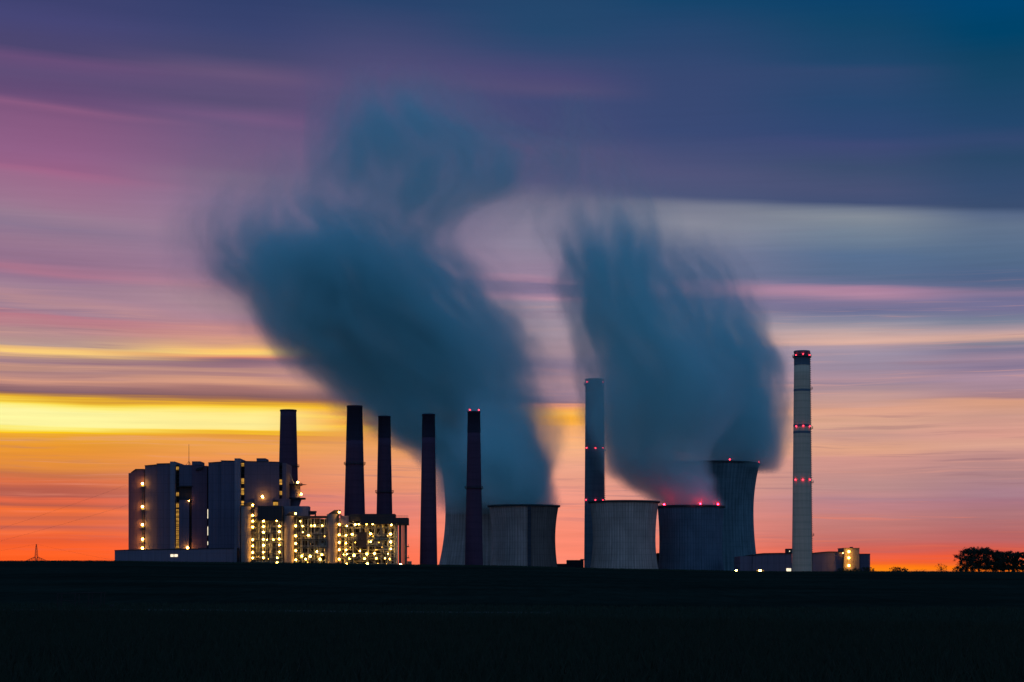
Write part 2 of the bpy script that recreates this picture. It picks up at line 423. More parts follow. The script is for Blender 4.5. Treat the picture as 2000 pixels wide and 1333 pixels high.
def blades(name, n, region, hmin, hmax, w, mat, seed, lean=0.25):
    """n single blades of grass or grain as one mesh; region(rng, n) -> X, Y"""
    g = np.random.default_rng(seed)
    X, Y = region(g, n); n = len(X)
    Z = ground(X, Y)
    h = g.uniform(hmin, hmax, n); a = g.uniform(0, 2 * math.pi, n)
    ww = w * g.uniform(0.6, 1.4, n)
    dx, dy = np.cos(a) * ww, np.sin(a) * ww * 0.5
    lx, ly = g.normal(0, lean, n) * h, g.normal(0, lean, n) * h
    V = np.stack([np.stack([X - dx, Y - dy, Z - 0.02], 1), np.stack([X + dx, Y + dy, Z - 0.02], 1), np.stack([X + dx * 0.8 + lx * .6, Y + dy + ly * .6, Z + h * 0.7], 1), np.stack([X + lx, Y + ly, Z + h], 1)], 1).reshape(-1, 3)
    me = bpy.data.meshes.new(name)
    me.vertices.add(4 * n); me.vertices.foreach_set("co", V.ravel())
    me.loops.add(4 * n); me.loops.foreach_set("vertex_index", np.arange(4 * n, dtype=np.int32))
    me.polygons.add(n); me.polygons.foreach_set("loop_start", np.arange(0, 4 * n, 4, dtype=np.int32))
    me.update(calc_edges=True)
    me.materials.append(MATS[mat])
    o = bpy.data.objects.new(name, me); S.collection.objects.link(o)
    return o


def crop_region(g, n):
    y = 26 + 74 * g.random(n) ** 0.7
    x = (g.random(n) - 0.5) * 0.68 * y
    edge = 84 - 18 * (x / y / 0.3 + 1) / 2 + np.sin(x * 0.9) * 0.8      # the crop's far edge runs obliquely
    k = y < edge
    return x[k], y[k]


material("grain_green", (0.024, 0.028, 0.015), 0.5, 1.5, 0.9)
material("verge_green", (0.026, 0.034, 0.02), 0.5, 0.8, 0.9)
tag(blades("grain_crop", 230000, crop_region, 0.35, 0.62, 0.010, "grain_green", 3), "dark green standing grain filling the near field", "grain", kind="stuff")


def verge_region(g, n):
    y = 66 + 40 * g.random(n); x = (g.random(n) - 0.5) * 0.7 * y
    return x, y


tag(blades("grass", 60000, verge_region, 0.08, 0.25, 0.02, "verge_green", 4), "short dark grass strip beyond the grain", "grass", kind="stuff")


def crest_region(g, n):
    y = 470 + 45 * g.random(n); x = (g.random(n) - 0.5) * 0.66 * y
    return x, y


tag(blades("meadow_grass", 50000, crest_region, 0.1, 0.42, 0.05, "verge_green", 5), "thin grass along the dark crest of the field", "grass", kind="stuff")
# farm track, a shade lighter than the field
tx = np.linspace(-32, 2, 60)
tv, tf = [], []
for i, x in enumerate(tx):
    yy = 95 - 0.10 * (x + 32) + 0.5 * math.sin(x * 0.3)
    for dd in (0, 2.6):
        tv.append((x, yy + dd, float(ground(x, yy + dd)) + 0.03))
    if i: tf.append((2 * i - 2, 2 * i, 2 * i + 1, 2 * i - 1))
material("track_gravel", (0.035, 0.04, 0.035), 0.4, 0.9, 1.0)
tag(MB().add(tv, tf).build("farm_track", "track_gravel"), kind="structure")


# ------------------------------------------------------------------ boiler houses on the left
Y0 = 1500.0
t = thing("turbine_hall", (PX(340, 1480), 1480, GZ), "long low dark hall with two small lit windows in front of the boiler houses", "hall")
wall(t, "wall", 224, 251.5, 1076, None, 1480, 20, "hall_grey", 1075)
wall(t, "wall", 251.5, 461, 1075, None, 1480, 20, "hall_grey", 1072)
wall(t, "pier", 457.5, 462.5, 1070, None, 1478.5, 10, "clad_pale")
MB().prism([(PX(251, 1480), PZ(1075, 1480)), (PX(458, 1480), PZ(1072, 1480)), (PX(458, 1480), PZ(1070.8, 1480)), (PX(251, 1480), PZ(1073.8, 1480))], 1479.5, 1500).build("roof", "roof_dark", t)
MB().prism([(PX(223.5, 1480), PZ(1076, 1480)), (PX(251, 1480), PZ(1075, 1480)), (PX(251, 1480), PZ(1073.8, 1480)), (PX(223.5, 1480), PZ(1074.8, 1480))], 1479.6, 1500).build("roof", "roof_dark", t)
for a, b in ((333, 339), (340.5, 347)):
    wall(t, "window", a, b, 1083, 1088, 1479.7, 0.25, "window_pale")

t = thing("boiler_house", (PX(266, Y0), Y0, GZ), "narrow dark boiler house with four lamps up its edge, leftmost of the block", "boiler house", "boiler houses of the left block")
MB().prism([(PX(251, Y0), GZ), (PX(281.4, Y0), GZ), (PX(281.4, Y0), PZ(918, Y0)), (PX(266, Y0), PZ(918, Y0)), (PX(257, Y0), PZ(924, Y0)), (PX(251, Y0), PZ(924.5, Y0))], Y0, Y0 + 45).build("wall", "clad_brown", t)
MB().prism([(PX(256, Y0), PZ(924.2, Y0)), (PX(266, Y0), PZ(917.5, Y0)), (PX(281.4, Y0), PZ(917.5, Y0)), (PX(281.4, Y0), PZ(916.3, Y0)), (PX(265, Y0), PZ(916.3, Y0)), (PX(256, Y0), PZ(922.8, Y0))], Y0 - 0.6, Y0 + 45).build("roof", "roof_dark", t)
for yy in (945, 990, 1025, 1053.5, 1071):
    lamp(t, 278.3, yy, Y0 - 3.0, r=0.9)
    wall(t, "bracket", 276, 281.4, yy + 3, yy + 6.5, Y0 - 2, 2, "steel_grey")
wall(t, "downpipe", 277.4, 279.4, 950, None, Y0 - 0.9, 0.8, "steel_dark")

t = thing("boiler_house", (PX(345, Y0), Y0, GZ), "wide slab boiler house with a lit glazed stair shaft and roof aerial", "boiler house", "boiler houses of the left block")
wall(t, "wall", 283, 307, 910.5, None, Y0, 60, "clad_grey", 908.5)
wall(t, "wall", 307, 332, 907, None, Y0 - 1.5, 60, "clad_grey", 906.5)
wall(t, "stair_tower", 332, 341.5, 901.8, None, Y0 - 3, 40, "clad_pale")
wall(t, "wall", 341.5, 350, 907.5, None, Y0 + 4, 40, "clad_dark")
wall(t, "wall", 350, 374.5, 908, 950, Y0 - 0.5, 50, "clad_grey", 908.5)
wall(t, "wall", 350, 369, 977, None, Y0 - 2.2, 50, "clad_grey")
wall(t, "wall", 350, 374.5, 950, 978, Y0 + 1.4, 45, "clad_dark")
wall(t, "ledge", 350.5, 376, 949, 950.8, Y0 - 2.4, 3, "roof_dark")
wall(t, "wall", 369, 374.5, 978, None, Y0 + 3, 45, "clad_dark")
wall(t, "wall", 374.5, 404.6, 908.8, None, Y0 - 1.0, 55, "clad_brown", 910.2)
wall(t, "vent_housing", 374.8, 391.5, 901.4, 908.6, Y0 + 3, 20, "clad_grey")
MB().prism([(PX(382, Y0), PZ(919, Y0)), (PX(387, Y0), PZ(914.6, Y0)), (PX(399, Y0), PZ(911.8, Y0)), (PX(392, Y0), PZ(918.6, Y0))], Y0 - 3, Y0 - 0.9).build("canopy", "roof_dark", t)
MB().prism([(PX(282.6, Y0), PZ(910.5, Y0)), (PX(307, Y0), PZ(908.5, Y0)), (PX(307, Y0), PZ(907.3, Y0)), (PX(282.6, Y0), PZ(909.3, Y0))], Y0 - 0.4, Y0 + 60).build("parapet", "roof_dark", t)
MB().prism([(PX(306.6, Y0), PZ(907, Y0)), (PX(332, Y0), PZ(906.5, Y0)), (PX(332, Y0), PZ(905.2, Y0)), (PX(306.6, Y0), PZ(905.8, Y0))], Y0 - 2, Y0 + 55).build("parapet", "roof_dark", t)
for a, b in ((912, 919), (962, 969), (983, 992), (995, 1002)) + tuple((1003 + i * 8.7, 1010 + i * 8.7) for i in range(8)):
    w_ = wall(t, "window", 342.2, 349.2, a, b, Y0 + 3.6, 0.3, "window_amber")
    MB().box(PX(345.3, Y0), PX(345.9, Y0), Y0 + 3.2, Y0 + 3.6, PZ(b, Y0), PZ(a, Y0)).build("mullion", "steel_dark", w_)
for k in range(20):
    wall(t, "landing", 341.6, 349.9, 909.5 + k * 8.2, 910.4 + k * 8.2, Y0 + 1.6, 2.2, "steel_dark")
lamp(t, 369.2, 978.5, Y0 - 3.2, r=0.35)
lamp(t, 366.5, 1070.5, Y0 - 4, r=0.9)
for a, b in ((995, 1013), (1029, 1046), (1058, 1065)):
    wall(t, "window", 404.9, 406.3, a, b, Y0 + 0.5, 0.3, "window_pale")
wall(t, "wall", 404.6, 407, 912, None, Y0 + 1.0, 40, "clad_dark")

t = thing("aerial_mast", (PX(369, Y0 + 10), Y0 + 10, PZ(908, Y0 + 10)), "thin aerial mast on a tripod on the roof of the wide boiler house", "aerial")
b = MB(); Ya = Y0 + 10
b.bar((PX(369, Ya), Ya, PZ(909, Ya)), (PX(369, Ya), Ya, PZ(868, Ya)), 0.26, 6, 0.14); b.build("mast", "steel_dark", t)
for dx, dy in ((-5, -1.5), (5, -1.5), (0.5, 2.5)):
    MB().bar((PX(369 + dx, Ya), Ya + dy, PZ(909, Ya)), (PX(369, Ya), Ya, PZ(901, Ya)), 0.15, 5).build("leg", "steel_dark", t)

t = thing("boiler_house", (PX(480, Y0), Y0 - 8, GZ), "tallest slab boiler house, beside the first brick chimney", "boiler house", "boiler houses of the left block")
Y1 = Y0 - 8
wall(t, "wall", 407, 432, 904.8, None, Y1, 60, "clad_grey", 903)
wall(t, "wall", 432, 458, 901, None, Y1 - 1.6, 60, "clad_grey", 901.5)
wall(t, "stair_tower", 458, 469, 895.6, None, Y1 - 3.2, 40, "clad_pale")
wall(t, "wall", 469, 477.5, 902, None, Y1 + 4, 40, "clad_dark")
wall(t, "wall", 477.5, 545, 902, None, Y1 - 0.6, 60, "clad_grey", 903.5)
wall(t, "vent_housing", 501, 518.5, 895.4, 902.4, Y1 + 4, 20, "clad_grey")
wall(t, "wall", 545, 551.4, 904, None, Y1 + 3, 40, "clad_dark")
wall(t, "wall", 551.4, 558.5, 905, None, Y1 - 1.4, 40, "clad_grey")
for x0, x1, a, a2, yy in ((406.6, 432, 904.8, 903, 0), (431.6, 458, 901, 901.5, -1.6), (477, 545, 902, 903.5, -0.6)):
    MB().prism([(PX(x0, Y1), PZ(a, Y1)), (PX(x1, Y1), PZ(a2, Y1)), (PX(x1, Y1), PZ(a2 - 1.2, Y1)), (PX(x0, Y1), PZ(a - 1.2, Y1))], Y1 + yy - 0.4, Y1 + 58).build("parapet", "roof_dark", t)
for a, b in ((905, 911), (935, 945), (954, 968), (979, 987)):
    wall(t, "window", 470, 476.6, a, b, Y1 + 3.6, 0.3, "window_amber")
for a, b in ((937, 947), (959, 968)):
    wall(t, "window", 545.4, 550.8, a, b, Y1 + 2.6, 0.3, "window_amber")
for k in range(10):
    wall(t, "landing", 469.1, 477.4, 908 + k * 8.4, 909 + k * 8.4, Y1 + 1.4, 2.4, "steel_dark")
    wall(t, "landing", 545.1, 551.3, 908 + k * 8.4, 909 + k * 8.4, Y1 + 1.2, 1.6, "steel_dark")

# ------------------------------------------------------------------ brick chimneys and concrete stacks


def ring(cx, cy_, r0, r1, z0, z1, n=32):
    return MB().lathe(cx, cy_, [(r0, z0), (r1, z0), (r1, z1), (r0, z1)], n, closed=True)


def stack(label, Y, top, bot, mat, cap_rows, ring_rows=(), lights=(), ladder=False, cat="chimney", group=None, cap_mat="soot_band", lamp_r=0.55, bands=()):
    """top/bot = (x_left, x_right, row); cap_rows: length of the dark top zone in rows"""
    xt, xb = (top[0] + top[1]) / 2, (bot[0] + bot[1]) / 2
    rt, rb = (top[1] - top[0]) / 2 / F * Y, (bot[1] - bot[0]) / 2 / F * Y
    zt, zb = PZ(top[2], Y), PZ(bot[2], Y)
    slope = (rb - rt) / (zt - zb)
    cx = PX((xt + xb) / 2, Y)
    zr = lambda z: rt + slope * (zt - z)
    t = thing("chimney", (cx, Y, GZ), label, cat, group)
    zc = PZ(top[2] + cap_rows, Y)
    MB().lathe(cx, Y, [(zr(z), z) for z in np.linspace(GZ, zc, 24)], 48, cap=True).build("shaft", mat, t, True)
    MB().lathe(cx, Y, [(zr(zc) + 0.12, zc), (rt + 0.12, zt - 1.5), (rt + 0.4, zt - 1.4), (rt + 0.4, zt), (rt - 0.8, zt), (rt - 0.8, zt - 8)], 48).build("cap", cap_mat, t, True)
    for r_ in ring_rows:
        z = PZ(r_, Y); rr = zr(z)
        pl = ring(cx, Y, rr - 0.05, rr + 1.5, z, z + 0.35).build("platform", "steel_dark", t)
        rail = ring(cx, Y, rr + 1.4, rr + 1.55, z + 1.5, z + 1.75)
        for i in range(16):
            a = 2 * math.pi * i / 16
            p = (cx + (rr + 1.45) * math.cos(a), Y + (rr + 1.45) * math.sin(a))
            rail.bar((*p, z), (*p, z + 1.7), 0.1, 4)
        for i in range(16):
            a = 2 * math.pi * i / 16
            rail.bar((cx + (rr + .1) * math.cos(a), Y + (rr + .1) * math.sin(a), z - 1.5), (cx + (rr + 1.4) * math.cos(a), Y + (rr + 1.4) * math.sin(a), z), 0.1, 4)
        rail.build("handrail", "steel_dark", pl)
    for r_ in bands:
        z = PZ(r_, Y); rr = zr(z)
        ring(cx, Y, rr - 0.05, rr + 0.14, z - 1.0, z + 1.0, 48).build("band", cap_mat, t)
    if ladder:
        lad = MB()
        z = PZ(bot[2], Y)
        while z < zt - 2:
            rr = zr(z) + 0.5
            lad.box(cx + rr - 0.55, cx + rr + 0.55, Y - 0.5, Y + 0.5, z, z + 0.55)
            z += 1.9
        for dy in (-0.5, 0.5):
            lad.bar((cx + zr(GZ) + 0.25, Y + dy, GZ), (cx + rt + 0.25, Y + dy, zt - 1), 0.12, 4)
        lad.build("ladder", "steel_dark", t)
        if isinstance(ladder, (list, tuple)):
            for r_ in ladder:
                z = PZ(r_, Y); rr = zr(z)
                MB().box(cx + rr - 0.8, cx + rr + 2.0, Y - 1.2, Y + 1.2, z - 0.4, z).box(cx + rr + 1.8, cx + rr + 2.0, Y - 1.2, Y + 1.2, z, z + 1.6).box(cx + rr + 0.3, cx + rr + 2.0, Y - 1.3, Y - 1.1, z + 1.4, z + 1.6).build("rest_platform", "steel_dark", t)
    for x, r_ in lights:
        z = PZ(r_, Y); rr = zr(min(z, zt)) + 0.75
        dx = PX(x, Y) - cx
        dx = max(-rr, min(rr, dx))
        yy = Y - math.sqrt(max(rr * rr - dx * dx, 0)) if abs(dx) < rr else Y
        o = lamp(t, 0, 0, 1, "lamp_red", lamp_r, "warning_light")
        o.location = tuple(np.array((cx + dx, yy, z)) - parent_world(t))
    return t


G5 = "row of dark brick chimneys"
stack("broad dark brick chimney rising behind the tallest boiler house", 1575, (547.5, 578.5, 801), (543.5, 583, 987), "brick_stack", 0, (912,), cat="chimney", group=G5)
stack("tallest broad brick chimney with a high ring platform", 1575, (678.5, 708, 793), (672, 712.5, 1004), "brick_stack", 68, (907,), group=G5)
stack("slimmer brick chimney close right of the tallest brick one, with a low ring platform", 1590, (739.5, 763, 813), (735, 766, 1004), "brick_stack", 43, (962,), group=G5)
stack("plain brick chimney without platform standing left of the big pale cooling tower", 1560, (825.5, 850, 809), (819, 853.5, 1105), "brick_stack", 46, (), group=G5)
stack("brick chimney with two red top lights in front of the steaming cooling tower", 1560, (914.5, 938.5, 804), (907, 942.5, 1105), "brick_stack", 42, (954,), ((918, 802), (935.5, 802)), group=G5)
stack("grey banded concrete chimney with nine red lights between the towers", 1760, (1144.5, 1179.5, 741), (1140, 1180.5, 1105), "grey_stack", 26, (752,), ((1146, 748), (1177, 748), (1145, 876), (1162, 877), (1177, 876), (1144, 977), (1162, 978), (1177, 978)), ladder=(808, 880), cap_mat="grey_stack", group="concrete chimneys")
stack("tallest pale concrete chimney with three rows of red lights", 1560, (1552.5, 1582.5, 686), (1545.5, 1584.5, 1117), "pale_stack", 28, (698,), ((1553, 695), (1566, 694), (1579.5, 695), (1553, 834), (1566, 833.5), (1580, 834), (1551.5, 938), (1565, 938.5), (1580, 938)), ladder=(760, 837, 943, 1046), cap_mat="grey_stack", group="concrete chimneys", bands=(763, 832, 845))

# ------------------------------------------------------------------ cooling towers


def tower(label, Y, cx_px, top_row, half_top, throat_row, half_throat, row_b, half_b, mat, lights=(), stripe=None, lmat="lamp_red"):
    s = Y / F
    zt, zh, zb = PZ(top_row, Y), PZ(throat_row, Y), PZ(row_b, Y)
    rt, rh, rb = half_top * s, half_throat * s, half_b * s
    ku = math.sqrt(rt * rt - rh * rh) / (zt - zh); kl = math.sqrt(rb * rb - rh * rh) / (zh - zb)
    rad = lambda z: math.sqrt(rh * rh + ((ku if z > zh else kl) * (z - zh)) ** 2)
    cx = PX(cx_px, Y)
    t = thing("cooling_tower", (cx, Y, GZ), label, "cooling tower", "hyperbolic cooling towers")
    zs = np.linspace(GZ + 7, zt, 44)
    prof = [(rad(z), z) for z in zs] + [(rad(z) - 1.0, z) for z in (zt, zt - 12, zt - 30)]
    MB().lathe(cx, Y, prof, 216, rib=0.28).build("shell", mat, t, True)
    MB().lathe(cx, Y, [(rt - 1.2, zt - 1.2), (rt + 1.5, zt - 1.0), (rt + 1.9, zt + 0.6), (rt - 1.2, zt + 0.7)], 96, closed=True).build("rim", "tower_rim", t, True)
    legs = MB()
    for i in range(40):
        a, a2 = 2 * math.pi * i / 40, 2 * math.pi * (i + 0.5) / 40
        r0, r1 = rad(GZ) + 1, rad(GZ + 7)
        legs.bar((cx + r0 * math.cos(a), Y + r0 * math.sin(a), GZ), (cx + r1 * math.cos(a2), Y + r1 * math.sin(a2), GZ + 7.3), 0.5, 5)
        legs.bar((cx + r0 * math.cos(a2 + math.pi / 40), Y + r0 * math.sin(a2 + math.pi / 40), GZ), (cx + r1 * math.cos(a2), Y + r1 * math.sin(a2), GZ + 7.3), 0.5, 5)
    legs.build("support_ring", mat, t)
    if stripe is not None:
        x0, x1 = stripe
        b = MB(); zz = np.linspace(GZ + 8, zt - 1.5, 30)
        for za, zb_ in zip(zz, zz[1:]):
            ps = []
            for z in (za, zb_):
                r = rad(z) + 0.9
                for x in (x0, x1):
                    dx = (x - cx_px) * s
                    ps.append((cx + dx, Y - math.sqrt(r * r - dx * dx), z))
            b.add(ps, [(0, 1, 3, 2)])
            for k_ in (0, 1):
                q_ = (ps[k_], ps[k_ + 2])
                b.add([q_[0], q_[1], (q_[1][0], q_[1][1] + 1.6, q_[1][2]), (q_[0][0], q_[0][1] + 1.6, q_[0][2])], [(0, 1, 2, 3)])
            b.bar((ps[0][0], ps[0][1] - 0.3, za), (ps[1][0], ps[1][1] - 0.3, za), 0.25, 4)
        b.build("stair_shaft", "dark_stack", t)
    for x, r_ in lights:
        o = lamp(t, 0, 0, 1, lmat, 0.75, "warning_light")
        dx = (x - cx_px) * s; rr = rt + 1.2
        dx = max(-rr, min(rr, dx))
        o.location = (dx, -math.sqrt(max(rr * rr - dx * dx, 0)), PZ(r_, Y) - GZ)
    return t


tower("huge cooling tower with its rim lost in steam, behind the brick chimney with red lights", 1850, 958, 907, 96, 1000, 87.5, 1105, 100.5, "tower_grey")
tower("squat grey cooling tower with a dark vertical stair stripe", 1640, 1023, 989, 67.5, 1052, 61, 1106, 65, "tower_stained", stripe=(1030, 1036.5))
tower("squat pale cooling tower beside the grey banded chimney, giving off no steam", 1640, 1219, 981, 66.5, 1053, 60.5, 1112, 66, "tower_light")
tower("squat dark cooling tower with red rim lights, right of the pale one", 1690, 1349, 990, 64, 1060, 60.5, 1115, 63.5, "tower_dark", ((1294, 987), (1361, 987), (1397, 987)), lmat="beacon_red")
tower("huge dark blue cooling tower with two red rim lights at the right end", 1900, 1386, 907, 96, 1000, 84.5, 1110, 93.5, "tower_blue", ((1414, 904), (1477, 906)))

# ------------------------------------------------------------------ lit flue-gas units between boiler house and chimneys


def silo(label, x0, x1, yt, Y, lamps, lx):
    cx, r = PX((x0 + x1) / 2, Y), (x1 - x0) / 2 / F * Y
    t = thing("ash_silo", (cx, Y + r, GZ), label, "silo", "cylindrical silos with lamp columns")
    zt = PZ(yt, Y)
    MB().lathe(cx, Y + r, [(r, GZ), (r, zt)], 48, cap=True).build("shell", "silo_paint", t, True)
    hd = MB().prism([(PX(x0 + 3, Y), zt), (PX(x1 + 2.5, Y), zt), (PX(x1 + 2.5, Y), PZ(yt - 8.6, Y)), (PX(x1 - 9, Y), PZ(yt - 8, Y)), (PX(x0 + 6, Y), PZ(yt - 2, Y))], Y + 2, Y + 2 * r - 2)
    hd.build("hood", "roof_dark", t)
    Yl = Y - 1.5
    lad = MB()
    lad.bar((PX(lx - 2, Yl), Yl, GZ), (PX(lx - 2, Yl), Yl, zt), 0.22, 4).bar((PX(lx + 3, Yl), Yl, GZ), (PX(lx + 3, Yl), Yl, zt), 0.22, 4)
    z = GZ
    while z < zt:
        lad.bar((PX(lx - 2, Yl), Yl, z), (PX(lx + 3, Yl), Yl, z), 0.12, 4); z += 2.4
    lad.build("ladder", "steel_dark", t)
    for yy in lamps:
        lamp(t, lx, yy, Y - 0.6, r=0.68)
        wall(t, "landing", lx - 3.5, lx + 5, yy + 5, yy + 6.2, Y - 2, 5, "steel_dark")
    return t


YF = 1470.0
LAMP_A = (987, 1007, 1018.5, 1030, 1054.5, 1066.5, 1079.5, 1090)
silo("left silo with eight lamps, against the tallest boiler house", 469, 493, 989.5, YF, LAMP_A, 493.5)
silo("middle silo with six lamps, below the first brick chimney", 552, 576, 1008, YF, (1003.5, 1027.5, 1047, 1062, 1076, 1094), 577.5)
silo("right silo with six lamps, below the tallest brick chimney", 637, 661, 1004.5, YF, (1001, 1025, 1045, 1060, 1074, 1092.5), 662.5)


def unit(label, x0, x1, yt, levels, Y, dep, lamps, seed, ncol, npipe, nhor, ntank):
    g = random.Random(seed)
    t = thing("process_frame", (PX((x0 + x1) / 2, Y), Y, GZ), label, "steel frame", "lit steel process frames")
    a, b = PX(x0, Y), PX(x1, Y)
    zt = PZ(yt, Y)
    xs = [a + (b - a) * i / (ncol - 1) for i in range(ncol)]
    for i, x in enumerate(xs):
        for yy in (Y, Y + dep):
            MB().box(x - 0.35, x + 0.35, yy - 0.35, yy + 0.35, GZ, zt - 0.01).build("column", "steel_grey", t)
    MB().box(a, b, Y + dep + 2, Y + dep + 3, GZ, zt - 0.5).build("back_wall", "clad_dark", t)
    zs = [PZ(l, Y) for l in levels]
    for z in zs:
        # a platform may stop short, as real stagings do
        i0, i1 = (0, ncol - 1) if g.random() < 0.5 else sorted(g.sample(range(ncol), 2))
        if i1 - i0 < 1: i1 = i0 + 1
        p0, p1 = xs[i0] - 0.5, xs[i1] + 0.5
        pl = MB().box(p0, p1, Y - 1.2, Y + dep, z - 0.35, z).build("platform", "steel_dark", t)
        r_ = MB()
        for h in (0.6, 1.2):
            r_.box(p0, p1, Y - 1.2, Y - 1.1, z + h, z + h + 0.12)
        xx = p0
        while xx < p1:
            r_.box(xx, xx + 0.1, Y - 1.2, Y - 1.1, z, z + 1.2); xx += 2.2
        r_.build("handrail", "pipe_metal", pl)
        MB().box(a, b, Y + 0.4, Y + 0.9, z - 1.1, z - 0.4).build("beam", "steel_grey", t)
    for i in range(ncol - 1):
        if g.random() < 0.7:
            k = g.randrange(len(zs) - 1)
            MB().bar((xs[i], Y, zs[k]), (xs[i + 1], Y, zs[k + 1]), 0.22, 4).build("brace", "steel_grey", t)
    for _ in range(npipe):
        x = g.uniform(a + 1, b - 1); yy = Y + g.uniform(0.5, dep * 0.8); r = g.choice((0.18, 0.25, 0.4, 0.7))
        z0, z1 = sorted(g.sample([GZ + 40] + zs + [zt - 1], 2))
        MB().bar((x, yy, z0), (x, yy, z1), r, 8).bar((x, yy, z1), (x + g.uniform(-4, 4), yy, z1), r, 8).build("pipe", g.choice(("pipe_metal", "steel_grey", "pipe_metal")), t)
    for _ in range(nhor):
        xa = g.uniform(a, b - 3); xb = min(b, xa + g.uniform(3, (b - a) * 0.5)); z = g.choice(zs) + g.uniform(0.4, 4); yy = Y + g.uniform(0, dep * 0.7); r = g.choice((0.15, 0.22, 0.35, 0.6))
        MB().bar((xa, yy, z), (xb, yy, z), r, 8).bar((xb, yy, z), (xb, yy, z - g.uniform(1, 5)), r, 8).build("pipe", g.choice(("pipe_metal", "steel_grey")), t)
    for _ in range(ntank):
        x = g.uniform(a + 3, b - 3); z = g.choice(zs); r = g.uniform(0.9, 1.9); h = g.uniform(2.0, 4.2); yy = Y + g.uniform(2, dep * 0.7)
        MB().lathe(x, yy, [(r * 0.4, z), (r, z + 0.5), (r, z + h), (r * 0.5, z + h + 0.7)], 14, cap=True).build("vessel", g.choice(("pipe_metal", "steel_grey")), t, True)
    for x, y_, r in lamps:
        lamp(t, x, y_, Y - 1.6 if r > 0.5 else Y + g.uniform(-1.5, 5), "lamp_dim" if r < 0.5 else ("lamp_white" if g.random() < 0.4 else "lamp_amber"), r * g.uniform(0.50, 0.88))
    return t


L1 = [(514.5, yy, 0.85) for yy in (1018, 1029, 1040, 1054, 1065.5, 1079, 1090)] + [(545.5, yy, 0.85) for yy in (1028, 1039, 1053, 1065, 1078.5)] + \
     [(540.5, 1017, 0.75), (534, 1054.5, 0.7), (541.5, 1090, 0.85), (506.5, 1088, 0.5), (521.5, 1054.5, 0.5), (498, 1101, 0.45), (503, 1101, 0.45), (508, 1101, 0.45), (548, 1068, 0.4), (528, 1067, 0.35), (524, 1092, 0.35)]
u = unit("steel frame packed with lamps between the left and middle silos", 496, 551, 1012, (1018, 1029.5, 1041, 1055.5, 1067, 1080, 1091, 1100), YF + 2, 12, L1, 11, 6, 26, 18, 4)
wall(u, "panel", 503.5, 551, 989, 1017, YF - 1, 14, "clad_dark")
wall(u, "panel", 497, 503, 992, 1010, YF + 1, 12, "clad_pale")
L2 = [(586.5, 1018.5, 0.75), (591, 1028, 0.6), (591.5, 1040, 0.5), (602.5, 1046, 0.85), (608, 1027, 0.6), (614.5, 1027, 0.85), (629.5, 1027, 0.85), (619, 1077.5, 0.85), (628.5, 1084, 0.8), (625, 1092.5, 0.85), (589.5, 1086.5, 0.75), (597, 1092.5, 0.75), (606, 1087, 0.9), (592, 1083, 0.4), (634, 1048, 0.45), (607, 1063, 0.35), (633, 1075, 0.35), (580, 1100, 0.4), (601, 1099, 0.4)]
u = unit("dim steel frame between the middle and right silos", 579, 637, 1012, (1028, 1044, 1054, 1069, 1083, 1094), YF + 2, 14, L2, 23, 6, 22, 14, 4)
wall(u, "roof_beam", 576, 637.5, 1008, 1011.5, YF + 1, 16, "roof_dark")
wall(u, "duct", 607, 624, 1013, 1022, YF + 3, 10, "clad_dark")
L3 = [(677.5, 1028, 0.7), (694, 1025, 0.7), (700.5, 1024.5, 0.85), (716, 1024, 0.9), (728, 1023.5, 0.95), (764.5, 1025.5, 0.95), (676, 1046, 0.9), (688, 1044, 0.85), (724, 1043, 0.9), (763, 1043.5, 1.1), (676, 1061, 0.8), (724, 1058.5, 0.9), (763, 1059, 0.9), (676, 1074.5, 0.9), (763.5, 1072.5, 1.0), (703, 1076.5, 0.85), (716.5, 1082.5, 0.9), (731.5, 1081.5, 0.8), (758, 1082, 0.6), (682.5, 1091.5, 0.85), (712, 1091.5, 0.9), (735, 1091, 0.9), (691.5, 1085, 0.9), (671, 1083.5, 0.5), (677.5, 1083, 0.55), (740, 1060, 0.35), (746, 1069, 0.35), (752, 1091, 0.55), (761, 1092, 0.5), (757, 1047, 0.35), (738, 1101, 0.4), (770.5, 1102, 0.4), (696, 1101, 0.35), (771, 1072.5, 0.45), (694, 1060, 0.4), (684, 1070, 0.35), (729, 1047, 0.35), (755, 1102, 0.35)]
u = unit("broad steel frame crowded with lamps below the two middle brick chimneys", 663, 772, 1012, (1030, 1048, 1055, 1066, 1080, 1090, 1100), YF + 2, 16, L3, 37, 9, 40, 34, 8)
wall(u, "panel", 664.5, 681, 1008, 1025, YF + 0.6, 12, "clad_pale")
wall(u, "duct", 704, 770.5, 1004, 1024, YF - 0.2, 20, "clad_dark")
wall(u, "duct", 683, 704, 1005, 1018, YF + 1.5, 18, "roof_dark")
wall(u, "duct", 698, 716, 1040, 1070, YF + 0.8, 10, "clad_dark")
MB().bar((PX(735, YF), YF - 0.6, PZ(1049, YF)), (PX(743, YF), YF - 0.6, PZ(1036, YF)), 0.3, 6).bar((PX(743, YF), YF - 0.6, PZ(1036, YF)), (PX(751, YF), YF - 0.6, PZ(1047, YF)), 0.3, 6).build("brace", "steel_grey", u)

